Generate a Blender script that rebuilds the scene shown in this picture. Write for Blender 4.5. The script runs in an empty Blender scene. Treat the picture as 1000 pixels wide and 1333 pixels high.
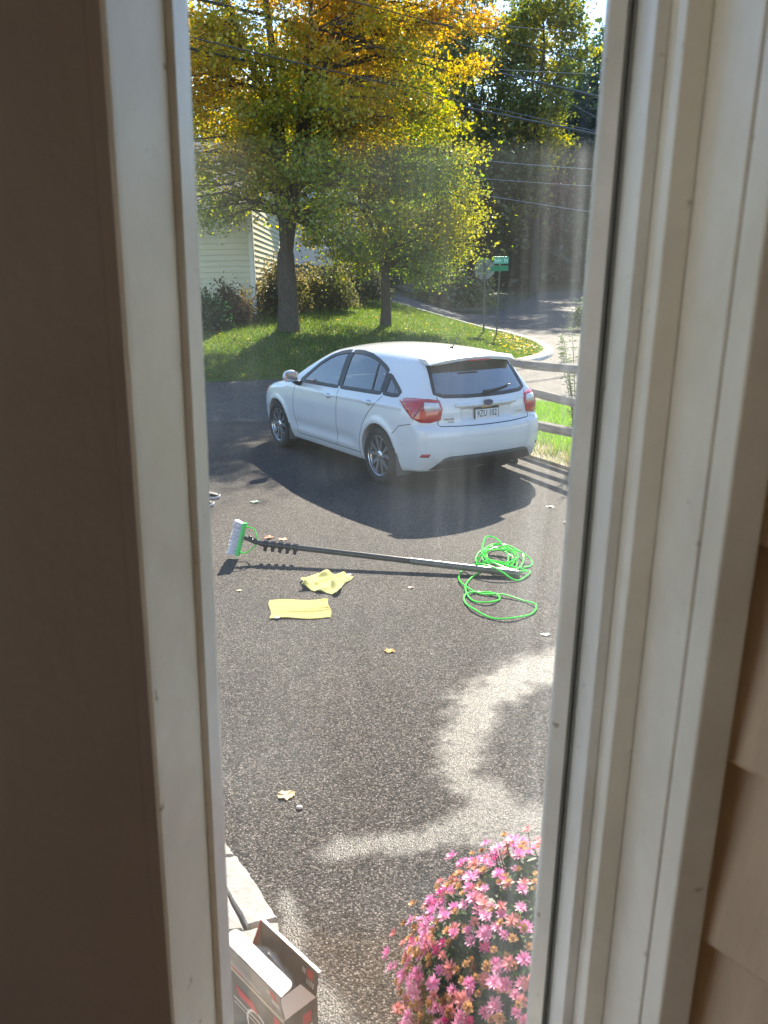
import bpy, bmesh, math, random
import numpy as np
from mathutils import Vector, Matrix
from mathutils.geometry import tessellate_polygon
R = math.radians
SC = bpy.context.scene
COL = SC.collection
random.seed(7)
RNG = np.random.default_rng(7)

# ------------------------------------------------------------------ camera, sky, sun, exposure
CAM_H = 2.048
SUN_EL, SUN_AZ = 37.0, 11.0          # elevation, degrees right of straight ahead (+Y)
cam_d = bpy.data.cameras.new('camera')
cam = bpy.data.objects.new('camera', cam_d)
COL.objects.link(cam)
SC.camera = cam
cam_d.sensor_fit = 'VERTICAL'
cam_d.sensor_height = 36.0
cam_d.lens = 36.0 * 1040 / 1333
cam_d.clip_start, cam_d.clip_end = 0.02, 900
cam.matrix_world = (Matrix.Translation((0, 0, CAM_H)) @ Matrix.Rotation(R(90 - 15.45), 4, 'X')
                    @ Matrix.Rotation(R(-0.82), 4, 'Z'))
cam_d.dof.use_dof = True
cam_d.dof.focus_distance = 8.0
cam_d.dof.aperture_fstop = cam_d.lens / 3.6

world = bpy.data.worlds.new('World')
SC.world = world
world.use_nodes = True
wn = world.node_tree
sky = wn.nodes.new('ShaderNodeTexSky')
sky.sky_type = 'NISHITA'
sky.sun_disc = False
sky.sun_elevation = R(SUN_EL)
sky.sun_rotation = R(SUN_AZ)
sky.air_density = 1.0
sky.dust_density = 0.15
sky.ozone_density = 2.5
bg = wn.nodes['Background']
bg.inputs['Strength'].default_value = 0.10
wn.links.new(sky.outputs[0], bg.inputs['Color'])

sun_d = bpy.data.lights.new('sun', 'SUN')
sun_d.energy = 4.7
sun_d.angle = R(0.53)
sun_d.color = (1.0, 0.885, 0.72)
sun = bpy.data.objects.new('sun', sun_d)
COL.objects.link(sun)
SUN_DIR = Vector((math.sin(R(SUN_AZ)) * math.cos(R(SUN_EL)), math.cos(R(SUN_AZ)) * math.cos(R(SUN_EL)), math.sin(R(SUN_EL))))
sun.rotation_euler = SUN_DIR.to_track_quat('Z', 'Y').to_euler()
sun.location = (3, 12, 30)

SC.view_settings.view_transform = 'Standard'
SC.view_settings.look = 'None'
SC.view_settings.gamma = 1.0
SC.view_settings.use_curve_mapping = False
SC.view_settings.exposure = 1.72
SC.render.engine = 'CYCLES'
SC.cycles.use_denoising = True
SC.cycles.use_light_tree = False
SC.cycles.max_bounces = 7
SC.cycles.diffuse_bounces = 4
SC.cycles.glossy_bounces = 4
SC.cycles.transmission_bounces = 6
SC.cycles.transparent_max_bounces = 24
SC.cycles.sample_clamp_indirect = 6.0
SC.cycles.caustics_reflective = False
SC.cycles.caustics_refractive = False

# ------------------------------------------------------------------ helpers: materials
MATS = {}

def newmat(name):
    m = bpy.data.materials.new(name)
    m.use_nodes = True
    nt = m.node_tree
    nt.nodes.clear()
    out = nt.nodes.new('ShaderNodeOutputMaterial')
    return m, nt, out

def nd(nt, kind, **kw):
    n = nt.nodes.new(kind)
    for k, v in kw.items():
        if k in n.inputs:
            n.inputs[k].default_value = v
        else:
            setattr(n, k, v)
    return n

def c4(c):
    return (c[0], c[1], c[2], 1.0)

def ramp(nt, stops, interp='LINEAR'):
    n = nt.nodes.new('ShaderNodeValToRGB')
    n.color_ramp.interpolation = interp
    el = n.color_ramp.elements
    while len(el) < len(stops):
        el.new(0.5)
    for e, (p, c) in zip(el, stops):
        e.position = p
        e.color = c4(c) if len(c) == 3 else c
    return n

def mixrgb(nt, a, b, fac, mode='MIX'):
    n = nt.nodes.new('ShaderNodeMix')
    n.data_type = 'RGBA'
    n.blend_type = mode
    for sock, v in ((n.inputs[6], a), (n.inputs[7], b), (n.inputs[0], fac)):
        if isinstance(v, bpy.types.NodeSocket):
            nt.links.new(v, sock)
        elif isinstance(v, (int, float)):
            sock.default_value = v
        else:
            sock.default_value = c4(v)
    return n.outputs[2]

def math_n(nt, op, a, b=None, c=None, clamp=False):
    n = nt.nodes.new('ShaderNodeMath')
    n.operation = op
    n.use_clamp = clamp
    for i, v in enumerate((a, b, c)):
        if v is None:
            continue
        if isinstance(v, bpy.types.NodeSocket):
            nt.links.new(v, n.inputs[i])
        else:
            n.inputs[i].default_value = v
    return n.outputs[0]

def M(name, col, rough=0.6, metal=0.0, spec=0.5, var=0.12, vscale=6.0, bump=0.0, bscale=60.0, coat=0.0, sheen=0.0, stretch=None, speck=0):
    """painted / plastic / wood / metal material with procedural variation"""
    if name in MATS:
        return MATS[name]
    m, nt, out = newmat(name)
    b = nd(nt, 'ShaderNodeBsdfPrincipled', Roughness=rough, Metallic=metal)
    b.inputs['Specular IOR Level'].default_value = spec
    b.inputs['Coat Weight'].default_value = coat
    b.inputs['Coat Roughness'].default_value = 0.04
    b.inputs['Sheen Weight'].default_value = sheen
    tc = nt.nodes.new('ShaderNodeTexCoord')
    src = tc.outputs['Object']
    if stretch:
        mp = nt.nodes.new('ShaderNodeMapping')
        mp.inputs['Scale'].default_value = stretch
        nt.links.new(src, mp.inputs[0])
        src = mp.outputs[0]
    nz = nd(nt, 'ShaderNodeTexNoise', Scale=vscale, Detail=6.0, Roughness=0.6)
    nt.links.new(src, nz.inputs['Vector'])
    lo = tuple(max(0, c * (1 - var)) for c in col)
    hi = tuple(min(1, c * (1 + var)) for c in col)
    rp = ramp(nt, [(0.3, lo), (0.7, hi)])
    nt.links.new(nz.outputs[0], rp.inputs[0])
    nt.links.new(rp.outputs[0], b.inputs['Base Color'])
    if speck:      # small dark scuffs and flecks
        ns = nd(nt, 'ShaderNodeTexNoise', Scale=speck, Detail=3.0)
        nt.links.new(tc.outputs['Object'], ns.inputs['Vector'])
        rsp = ramp(nt, [(0.70, (1, 1, 1)), (0.76, (0.45, 0.40, 0.34))])
        nt.links.new(ns.outputs[0], rsp.inputs[0])
        n4 = nd(nt, 'ShaderNodeTexNoise', Scale=3.5, Detail=8.0, Roughness=0.7)
        nt.links.new(tc.outputs['Object'], n4.inputs['Vector'])
        rs4 = ramp(nt, [(0.38, (0.86, 0.84, 0.80)), (0.62, (1, 1, 1))])
        nt.links.new(n4.outputs[0], rs4.inputs[0])
        cc_ = mixrgb(nt, mixrgb(nt, rp.outputs[0], rsp.outputs[0], 1.0, 'MULTIPLY'), rs4.outputs[0], 1.0, 'MULTIPLY')
        nt.links.new(cc_, b.inputs['Base Color'])
    if bump:
        n2 = nd(nt, 'ShaderNodeTexNoise', Scale=bscale, Detail=4.0)
        nt.links.new(src, n2.inputs['Vector'])
        bp = nd(nt, 'ShaderNodeBump', Strength=bump, Distance=0.01)
        nt.links.new(n2.outputs[0], bp.inputs['Height'])
        nt.links.new(bp.outputs[0], b.inputs['Normal'])
    nt.links.new(b.outputs[0], out.inputs[0])
    MATS[name] = m
    return m

def leafmat(name, trans=0.45, gloss=0.06, gain=1.0):
    m, nt, out = newmat(name)
    at = nd(nt, 'ShaderNodeAttribute', attribute_name='col')
    df = nt.nodes.new('ShaderNodeBsdfDiffuse')
    tr = nt.nodes.new('ShaderNodeBsdfTranslucent')
    gl = nd(nt, 'ShaderNodeBsdfGlossy', Roughness=0.45)
    gl.inputs['Color'].default_value = (1, 1, 1, 1)
    mx = nd(nt, 'ShaderNodeMixShader', Fac=trans)
    mx2 = nd(nt, 'ShaderNodeMixShader', Fac=gloss)
    g = mixrgb(nt, at.outputs['Color'], (gain, gain, gain), 1.0, 'MULTIPLY')
    sat = nd(nt, 'ShaderNodeHueSaturation', Saturation=1.15, Value=1.25)
    nt.links.new(g, sat.inputs['Color'])
    nt.links.new(g, df.inputs['Color'])
    nt.links.new(sat.outputs[0], tr.inputs['Color'])
    nt.links.new(df.outputs[0], mx.inputs[1])
    nt.links.new(tr.outputs[0], mx.inputs[2])
    nt.links.new(mx.outputs[0], mx2.inputs[1])
    nt.links.new(gl.outputs[0], mx2.inputs[2])
    nt.links.new(mx2.outputs[0], out.inputs[0])
    return m

# ------------------------------------------------------------------ helpers: objects
def tag(o, label=None, cat=None, group=None, kind=None):
    if label: o['label'] = label
    if cat: o['category'] = cat
    if group: o['group'] = group
    if kind: o['kind'] = kind
    return o

def empty(name, loc=(0, 0, 0), rz=0.0, parent=None):
    o = bpy.data.objects.new(name, None)
    o.empty_display_size = 0.1
    o.location = loc
    o.rotation_euler = (0, 0, rz)
    COL.objects.link(o)
    o.parent = parent
    return o

def obj(name, verts, faces, mat, parent=None, smooth=False, col=None, loc=None):
    me = bpy.data.meshes.new(name)
    me.from_pydata([tuple(v) for v in verts], [], [tuple(f) for f in faces])
    if col is not None:
        a = me.attributes.new('col', 'FLOAT_COLOR', 'POINT')
        c = np.ones((len(verts), 4), dtype=np.float32)
        c[:, :3] = col
        a.data.foreach_set('color', c.ravel())
    me.materials.append(mat)
    if smooth:
        me.polygons.foreach_set('use_smooth', [True] * len(me.polygons))
    me.update()
    o = bpy.data.objects.new(name, me)
    COL.objects.link(o)
    o.parent = parent
    if loc is not None:
        o.location = loc
    return o

def obj_np(name, V, T, mat, parent=None, col=None, smooth=False):
    """fast builder: V (n,3), T (m,3) or (m,4) index array"""
    V = np.asarray(V, np.float32); T = np.asarray(T, np.int32)
    k = T.shape[1]
    me = bpy.data.meshes.new(name)
    me.vertices.add(len(V)); me.vertices.foreach_set('co', V.ravel())
    me.loops.add(T.size); me.loops.foreach_set('vertex_index', T.ravel())
    me.polygons.add(len(T))
    me.polygons.foreach_set('loop_start', np.arange(0, T.size, k, dtype=np.int32))
    me.polygons.foreach_set('loop_total', np.full(len(T), k, np.int32))
    if smooth:
        me.polygons.foreach_set('use_smooth', np.ones(len(T), bool))
    if col is not None:
        a = me.attributes.new('col', 'FLOAT_COLOR', 'POINT')
        c = np.ones((len(V), 4), np.float32); c[:, :3] = col
        a.data.foreach_set('color', c.ravel())
    me.materials.append(mat)
    me.update(calc_edges=True)
    me.validate()
    o = bpy.data.objects.new(name, me)
    COL.objects.link(o)
    o.parent = parent
    return o

class MB:
    """collects primitives, builds one mesh"""
    def __init__(s):
        s.v = []; s.f = []
    def add(s, v, f):
        n = len(s.v)
        s.v += [tuple(p) for p in v]
        s.f += [tuple(i + n for i in q) for q in f]
        return s
    def box(s, x0, x1, y0, y1, z0, z1, bev=0.0):
        if bev <= 0:
            v = [(x, y, z) for z in (z0, z1) for y in (y0, y1) for x in (x0, x1)]
            f = [(0, 2, 3, 1), (4, 5, 7, 6), (0, 1, 5, 4), (2, 6, 7, 3), (0, 4, 6, 2), (1, 3, 7, 5)]
            return s.add(v, f)
        bm = bmesh.new()
        bmesh.ops.create_cube(bm, size=1)
        for p in bm.verts:
            p.co = ((x0 + x1) / 2 + p.co.x * (x1 - x0), (y0 + y1) / 2 + p.co.y * (y1 - y0), (z0 + z1) / 2 + p.co.z * (z1 - z0))
        bmesh.ops.bevel(bm, geom=bm.edges[:], offset=bev, segments=2, affect='EDGES', profile=0.5)
        return s.bm(bm)
    def bm(s, bm):
        bm.verts.index_update()
        s.add([p.co[:] for p in bm.verts], [[q.index for q in f.verts] for f in bm.faces])
        bm.free()
        return s
    def tube(s, pts, rad, n=8, cap=True):
        pts = [Vector(p) for p in pts]
        if isinstance(rad, (int, float)): rad = [rad] * len(pts)
        v = []; f = []
        t0 = (pts[1] - pts[0]).normalized()
        up = Vector((0, 0, 1)) if abs(t0.z) < 0.9 else Vector((1, 0, 0))
        a = t0.cross(up).normalized()
        for i, p in enumerate(pts):
            t = (pts[min(i + 1, len(pts) - 1)] - pts[max(i - 1, 0)])
            if t.length < 1e-9: t = t0
            t.normalize()
            a = (a - t * a.dot(t))
            if a.length < 1e-6: a = t.orthogonal()
            a.normalize()
            b = t.cross(a)
            for k in range(n):
                th = 2 * math.pi * k / n
                v.append(p + (a * math.cos(th) + b * math.sin(th)) * rad[i])
        for i in range(len(pts) - 1):
            for k in range(n):
                k2 = (k + 1) % n
                f.append((i * n + k, i * n + k2, (i + 1) * n + k2, (i + 1) * n + k))
        if cap:
            f.append(tuple(reversed(range(n))))
            f.append(tuple(range((len(pts) - 1) * n, len(pts) * n)))
        return s.add(v, f)
    def lathe(s, prof, n=32, axis='x', close=False):
        v = []; f = []
        for (r, h) in prof:
            for k in range(n):
                th = 2 * math.pi * k / n
                c, q = r * math.cos(th), r * math.sin(th)
                v.append((h, c, q) if axis == 'x' else (c, q, h))
        m = len(prof)
        for i in range(m - 1 + (1 if close else 0)):
            j = (i + 1) % m
            for k in range(n):
                k2 = (k + 1) % n
                f.append((i * n + k, j * n + k, j * n + k2, i * n + k2))
        return s.add(v, f)
    def prism(s, poly, z0, z1):
        n = len(poly)
        v = [(x, y, z0) for x, y in poly] + [(x, y, z1) for x, y in poly]
        f = [tuple(reversed(range(n))), tuple(range(n, 2 * n))]
        f += [(i, (i + 1) % n, n + (i + 1) % n, n + i) for i in range(n)]
        return s.add(v, f)
    def ball(s, c, r, seg=12, rings=8):
        if isinstance(r, (int, float)): r = (r, r, r)
        v = []; f = []
        for i in range(rings + 1):
            ph = math.pi * i / rings
            for k in range(seg):
                th = 2 * math.pi * k / seg
                v.append((c[0] + r[0] * math.sin(ph) * math.cos(th), c[1] + r[1] * math.sin(ph) * math.sin(th), c[2] + r[2] * math.cos(ph)))
        for i in range(rings):
            for k in range(seg):
                k2 = (k + 1) % seg
                f.append((i * seg + k, (i + 1) * seg + k, (i + 1) * seg + k2, i * seg + k2))
        return s.add(v, f)
    def xf(s, mat):
        s.v = [tuple(mat @ Vector(p)) for p in s.v]
        return s
    def build(s, name, mat, parent=None, smooth=False, loc=None):
        o = obj(name, s.v, s.f, mat, parent, smooth, loc=loc)
        if smooth:
            try:
                o.data.set_sharp_from_angle(angle=R(38))
            except Exception:
                pass
        return o

def catmull(pts, n=8):
    P = [Vector(p) for p in pts]
    out = []
    for i in range(len(P) - 1):
        p0, p1, p2, p3 = P[max(i - 1, 0)], P[i], P[i + 1], P[min(i + 2, len(P) - 1)]
        for k in range(n):
            t = k / n
            out.append(0.5 * ((2 * p1) + (p2 - p0) * t + (2 * p0 - 5 * p1 + 4 * p2 - p3) * t * t + (3 * p1 - p0 - 3 * p2 + p3) * t ** 3))
    out.append(P[-1])
    return out

def poly_grid(poly, sx, sy):
    """polygon cut into a grid; returns verts2d, faces"""
    bm = bmesh.new()
    vs = [bm.verts.new((x, y, 0)) for x, y in poly]
    f = bm.faces.new(vs)
    bm.normal_update()
    if f.normal.z < 0:
        f.normal_flip()
    xs = [p[0] for p in poly]; ys = [p[1] for p in poly]
    for lo, hi, st, no in ((min(xs), max(xs), sx, (1, 0, 0)), (min(ys), max(ys), sy, (0, 1, 0))):
        k = int((hi - lo) / st)
        for i in range(1, k + 1):
            c = lo + (hi - lo) * i / (k + 1)
            bmesh.ops.bisect_plane(bm, geom=bm.verts[:] + bm.edges[:] + bm.faces[:], dist=1e-6, plane_co=(no[0] * c, no[1] * c, 0), plane_no=no)
    bm.verts.index_update()
    v = [p.co[:2] for p in bm.verts]
    fc = [[q.index for q in g.verts] for g in bm.faces]
    bnd = [(e.verts[0].index, e.verts[1].index) for e in bm.edges if len(e.link_faces) == 1]
    # orient boundary as in its face
    bo = []
    for e in bm.edges:
        if len(e.link_faces) == 1:
            l = e.link_loops[0]
            bo.append((l.vert.index, l.link_loop_next.vert.index))
    bm.free()
    return v, fc, bo

def text_mesh(name, s, size, mat, parent, loc, rot, extr=0.001, align='CENTER', sx=1.0, font_shear=0.0):
    cu = bpy.data.curves.new(name, 'FONT')
    cu.body = s; cu.size = size; cu.extrude = extr; cu.align_x = align; cu.align_y = 'CENTER'; cu.resolution_u = 2
    cu.shear = font_shear
    t = bpy.data.objects.new(name, cu)
    COL.objects.link(t)
    dg = bpy.context.evaluated_depsgraph_get()
    me = bpy.data.meshes.new_from_object(t.evaluated_get(dg))
    bpy.data.objects.remove(t)
    me.name = name
    me.materials.clear(); me.materials.append(mat)
    o = bpy.data.objects.new(name, me)
    COL.objects.link(o)
    o.parent = parent
    o.location = loc; o.rotation_euler = rot; o.scale = (sx, 1, 1)
    return o

# ------------------------------------------------------------------ terrain height
def gz(x, y):
    t = np.maximum(0, np.asarray(y, float) - 19.0)
    A = np.interp(np.asarray(x, float), [-3.0, 4.0], [0.135, 0.045])
    e = t * t / (t + 1.0)
    return A * e * np.where(t > 40, 1, 1) + 0.02 * np.maximum(0, np.asarray(y, float) - 50)

def sheet(name, poly, st, dz, mat, kind='structure', skirt=0.15, label=None, cat=None):
    v, f, b = poly_grid(poly, st, st)
    a = np.array(v)
    z = gz(a[:, 0], a[:, 1]) + dz
    V = [(x, y, q) for (x, y), q in zip(v, z)]
    n = len(V)
    if skirt:
        V += [(p[0], p[1], p[2] - skirt) for p in V[:n]]
        f = f + [(j, i, i + n, j + n) for i, j in b]
    o = obj(name, V, f, mat)
    tag(o, label, cat, None, kind)
    return o

# ------------------------------------------------------------------ ground materials
def asphalt(name, stone_lo, stone_hi, binder, wet_attr=False, scale=120.0):
    m, nt, out = newmat(name)
    tc = nt.nodes.new('ShaderNodeTexCoord')
    b = nd(nt, 'ShaderNodeBsdfPrincipled', Roughness=0.75)
    b.inputs['Specular IOR Level'].default_value = 0.22
    vo = nd(nt, 'ShaderNodeTexVoronoi', Scale=scale, Randomness=1.0)
    vo2 = nd(nt, 'ShaderNodeTexVoronoi', Scale=scale * 0.45, Randomness=1.0)
    big = nd(nt, 'ShaderNodeTexNoise', Scale=0.9, Detail=5.0, Roughness=0.55)
    med = nd(nt, 'ShaderNodeTexNoise', Scale=14.0, Detail=6.0, Roughness=0.7)
    for n in (vo, vo2, big, med):
        nt.links.new(tc.outputs['Object'], n.inputs['Vector'])
    sep = nt.nodes.new('ShaderNodeSeparateColor')
    nt.links.new(vo.outputs['Color'], sep.inputs[0])
    rp = ramp(nt, [(0.0, binder), (0.22, binder), (0.45, stone_lo), (0.8, stone_hi), (1.0, tuple(min(1, c * 1.9) for c in stone_hi))])
    nt.links.new(sep.outputs[0], rp.inputs[0])
    # gaps between stones
    edge = ramp(nt, [(0.0, (1, 1, 1)), (0.45, (1, 1, 1)), (0.85, (0.18, 0.18, 0.18))])
    nt.links.new(math_n(nt, 'MULTIPLY', vo.outputs['Distance'], 1.25), edge.inputs[0])
    c1 = mixrgb(nt, rp.outputs[0], edge.outputs[0], 0.85, 'MULTIPLY')
    bigr = ramp(nt, [(0.3, (0.80, 0.80, 0.82)), (0.7, (1.14, 1.12, 1.08))])
    nt.links.new(big.outputs[0], bigr.inputs[0])
    c2 = mixrgb(nt, c1, bigr.outputs[0], 1.0, 'MULTIPLY')
    medr = ramp(nt, [(0.3, (0.78, 0.77, 0.76)), (0.7, (1.2, 1.19, 1.17))])
    nt.links.new(med.outputs[0], medr.inputs[0])
    c3 = mixrgb(nt, c2, medr.outputs[0], 1.0, 'MULTIPLY')
    h = math_n(nt, 'SUBTRACT', math_n(nt, 'MULTIPLY', sep.outputs[1], 0.5), math_n(nt, 'MULTIPLY', vo.outputs['Distance'], 1.1))
    h = math_n(nt, 'ADD', h, math_n(nt, 'MULTIPLY', vo2.outputs['Distance'], -0.35))
    bp = nd(nt, 'ShaderNodeBump', Strength=0.9, Distance=0.006)
    nt.links.new(h, bp.inputs['Height'])
    nt.links.new(bp.outputs[0], b.inputs['Normal'])
    rough = ramp(nt, [(0.0, (0.65,) * 3), (1.0, (0.95,) * 3)])
    nt.links.new(sep.outputs[2], rough.inputs[0])
    rsock = rough.outputs[0]
    if wet_attr:
        at = nd(nt, 'ShaderNodeAttribute', attribute_name='wet')
        nz = nd(nt, 'ShaderNodeTexNoise', Scale=7.0, Detail=9.0, Roughness=0.72)
        nt.links.new(tc.outputs['Object'], nz.inputs['Vector'])
        w = math_n(nt, 'ADD', at.outputs['Fac'], math_n(nt, 'MULTIPLY_ADD', nz.outputs[0], 1.7, -0.85))
        wr = ramp(nt, [(0.36, (0, 0, 0)), (0.86, (1, 1, 1))])
        nt.links.new(w, wr.inputs[0])
        wf = wr.outputs[0]
        dk = mixrgb(nt, c3, (0.85, 0.86, 0.88), wf, 'MULTIPLY')
        nt.links.new(dk, b.inputs['Base Color'])
        rs = nt.nodes.new('ShaderNodeMix')
        rs.data_type = 'FLOAT'
        nt.links.new(wf, rs.inputs[0])
        nt.links.new(rsock, rs.inputs[2])
        rs.inputs[3].default_value = 0.50
        nt.links.new(rs.outputs[0], b.inputs['Roughness'])
        nt.links.new(math_n(nt, 'MULTIPLY_ADD', wf, -0.22, 0.65), bp.inputs['Strength'])
        sp = math_n(nt, 'MULTIPLY_ADD', wf, 0.25, 0.20)
        nt.links.new(sp, b.inputs['Specular IOR Level'])
    else:
        nt.links.new(c3, b.inputs['Base Color'])
        nt.links.new(rsock, b.inputs['Roughness'])
    nt.links.new(b.outputs[0], out.inputs[0])
    return m

def grassmat(name, a, b_, dirt, dirt_amt):
    m, nt, out = newmat(name)
    tc = nt.nodes.new('ShaderNodeTexCoord')
    n1 = nd(nt, 'ShaderNodeTexNoise', Scale=1.2, Detail=6.0)
    n2 = nd(nt, 'ShaderNodeTexNoise', Scale=22.0, Detail=6.0, Roughness=0.7)
    n3 = nd(nt, 'ShaderNodeTexNoise', Scale=3.0, Detail=8.0, Roughness=0.7)
    for n in (n1, n2, n3):
        nt.links.new(tc.outputs['Object'], n.inputs['Vector'])
    r1 = ramp(nt, [(0.3, a), (0.7, b_)])
    nt.links.new(n1.outputs[0], r1.inputs[0])
    r2 = ramp(nt, [(0.3, (0.55,) * 3), (0.7, (1.3,) * 3)])
    nt.links.new(n2.outputs[0], r2.inputs[0])
    c = mixrgb(nt, r1.outputs[0], r2.outputs[0], 1.0, 'MULTIPLY')
    r3 = ramp(nt, [(0.62 - dirt_amt, (0, 0, 0)), (0.75 - dirt_amt, (1, 1, 1))])
    nt.links.new(n3.outputs[0], r3.inputs[0])
    c = mixrgb(nt, c, dirt, r3.outputs[0])
    b = nd(nt, 'ShaderNodeBsdfPrincipled', Roughness=0.9)
    bp = nd(nt, 'ShaderNodeBump', Strength=0.7, Distance=0.04)
    nt.links.new(n2.outputs[0], bp.inputs['Height'])
    nt.links.new(bp.outputs[0], b.inputs['Normal'])
    nt.links.new(c, b.inputs['Base Color'])
    nt.links.new(b.outputs[0], out.inputs[0])
    return m

m_drive = asphalt('driveway_asphalt', (0.070, 0.063, 0.060), (0.140, 0.127, 0.121), (0.034, 0.032, 0.033), True, 145.0)
m_street = asphalt('street_asphalt', (0.11, 0.107, 0.104), (0.20, 0.194, 0.19), (0.055, 0.054, 0.054), False, 70.0)
m_lawn = grassmat('lawn_grass', (0.055, 0.10, 0.018), (0.10, 0.16, 0.025), (0.16, 0.13, 0.05), 0.02)
m_verge = grassmat('verge_dirt', (0.10, 0.13, 0.04), (0.17, 0.17, 0.06), (0.30, 0.25, 0.19), 0.18)
m_floor = grassmat('forest_floor', (0.04, 0.055, 0.015), (0.07, 0.07, 0.03), (0.10, 0.07, 0.04), 0.1)
m_conc = M('curb_concrete', (0.50, 0.48, 0.44), 0.85, var=0.2, vscale=4, bump=0.3)

# ------------------------------------------------------------------ ground, driveway, street, lawn
gx = np.concatenate([np.linspace(-400, -60, 12), np.linspace(-56, 56, 57), np.linspace(60, 400, 12)])
gy = np.concatenate([np.linspace(-120, -8, 10), np.linspace(-4, 90, 80), np.linspace(100, 600, 16)])
X, Y = np.meshgrid(gx, gy)
Z = gz(X, np.minimum(Y, 130)) - 0.08
V = np.stack([X.ravel(), Y.ravel(), Z.ravel()], 1)
ny, nx = X.shape
ii = (np.arange(ny - 1)[:, None] * nx + np.arange(nx - 1)[None]).ravel()
o = obj_np('ground', V, np.stack([ii, ii + 1, ii + nx + 1, ii + nx], 1), m_floor, smooth=True)
tag(o, kind='structure')

def seg_dist(P, A, B):
    A = np.array(A); B = np.array(B); d = B - A
    t = np.clip(((P - A) @ d) / (d @ d), 0, 1)
    return np.hypot(*(P - (A + t[:, None] * d)).T)

# driveway: rectangular sheet, fine near the window so that the wet trail can be stored per vertex
xs = np.concatenate([np.linspace(-12, -1.0, 12)[:-1], np.arange(-1.0, 1.6, 0.03), np.linspace(1.65, 9, 8)])
ys = np.concatenate([np.linspace(0.9, 1.5, 4)[:-1], np.arange(1.5, 5.0, 0.03), np.linspace(5.1, 13.2, 10)])
X, Y = np.meshgrid(xs, ys)
P = np.stack([X.ravel(), Y.ravel()], 1)
wet = np.zeros(len(P))
trail = [((1.10, 4.22, .22), (0.72, 3.98, .20)), ((0.72, 3.98, .20), (0.48, 3.72, .17)), ((0.48, 3.72, .17), (0.37, 3.40, .14)),
         ((0.37, 3.40, .14), (0.31, 3.08, .12)), ((0.31, 3.08, .12), (0.46, 2.82, .13)), ((0.46, 2.82, .13), (0.75, 2.62, .16)),
         ((0.75, 2.62, .16), (1.3, 2.5, .2)), ((0.46, 2.78, .12), (0.14, 2.64, .085)), ((0.14, 2.64, .085), (-0.22, 2.58, .075)),
         ((-0.36, 2.35, .04), (-0.30, 2.08, .055)), ((-0.30, 2.08, .055), (-0.14, 1.78, .07)), ((0.35, 2.72, .14), (0.8, 2.4, .2))]
for (ax, ay, ar), (bx, by, br) in trail:
    A = np.array((ax, ay)); d = np.array((bx, by)) - A
    t = np.clip(((P - A) @ d) / (d @ d), 0, 1)
    r = ar + (br - ar) * t
    dist = np.hypot(*(P - (A + t[:, None] * d)).T)
    wet = np.maximum(wet, np.clip(1.12 - 0.65 * dist / r, 0, 1) ** 1.0)
wet = np.where(wet < 0.12, 0, wet)
ny, nx = X.shape
ii = (np.arange(ny - 1)[:, None] * nx + np.arange(nx - 1)[None]).ravel()
drive = obj_np('driveway', np.stack([X.ravel(), Y.ravel(), np.zeros(len(P))], 1), np.stack([ii, ii + 1, ii + nx + 1, ii + nx], 1), m_drive)
a = drive.data.attributes.new('wet', 'FLOAT', 'POINT')
a.data.foreach_set('value', wet.astype(np.float32))
tag(drive, kind='structure')

EDGE = [(-45, 19.0), (-12, 19.1), (-4.3, 19.3), (0, 20.3), (2.6, 21.3), (3.9, 22.3), (4.75, 23.8), (5.0, 25.5), (4.9, 27.5), (4.3, 30.5), (3.2, 33.2), (1.5, 35.7), (-3, 38.6), (-14, 44), (-45, 50)]
EDGE_S = [tuple(p) for p in catmull([(x, y, 0) for x, y in EDGE], 5)]
EDGE_S = [(p[0], p[1]) for p in EDGE_S]
street_poly = [(-45, 13.2), (12, 13.2), (45, 16), (45, 27), (15, 28), (11.5, 34), (13.5, 48), (16.5, 58), (11.2, 58), (8.0, 48), (5.2, 39.5), (-2, 43.5), (-12, 50), (-45, 56)] + list(reversed(EDGE_S))
sheet('street', street_poly, 2.0, 0.0, m_street, skirt=0)
lawn = sheet('lawn', list(EDGE_S), 1.2, 0.07, m_lawn)
VERGE = [(1.05, 12.2), (1.45, 10.85), (1.86, 9.85), (2.14, 9.2), (2.45, 8.5), (2.95, 7.2), (3.3, 6.2), (9, 6.2), (9, 14.9), (4, 14.7), (1.2, 14.4), (0.85, 13.4)]
verge = sheet('verge', VERGE, 0.7, 0.035, m_verge, skirt=0.06)

# curved concrete kerb round the lawn corner
kp = catmull([(x, y, 0) for x, y in EDGE[3:12]], 10)
mb = MB()
pv = []; pf = []
for i, p in enumerate(kp):
    t = (kp[min(i + 1, len(kp) - 1)] - kp[max(i - 1, 0)]).normalized()
    nrm = Vector((t.y, -t.x, 0))
    for off, dz in ((-0.06, 0.0), (-0.05, 0.12), (0.20, 0.11), (0.25, 0.07), (0.27, -0.04)):
        q = p + nrm * off
        pv.append((q.x, q.y, float(gz(q.x, q.y)) + dz))
for i in range(len(kp) - 1):
    for k in range(4):
        pf.append((i * 5 + k, i * 5 + k + 1, (i + 1) * 5 + k + 1, (i + 1) * 5 + k))
o = obj('kerb', pv, pf, m_conc, smooth=True)
tag(o, kind='structure')

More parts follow.
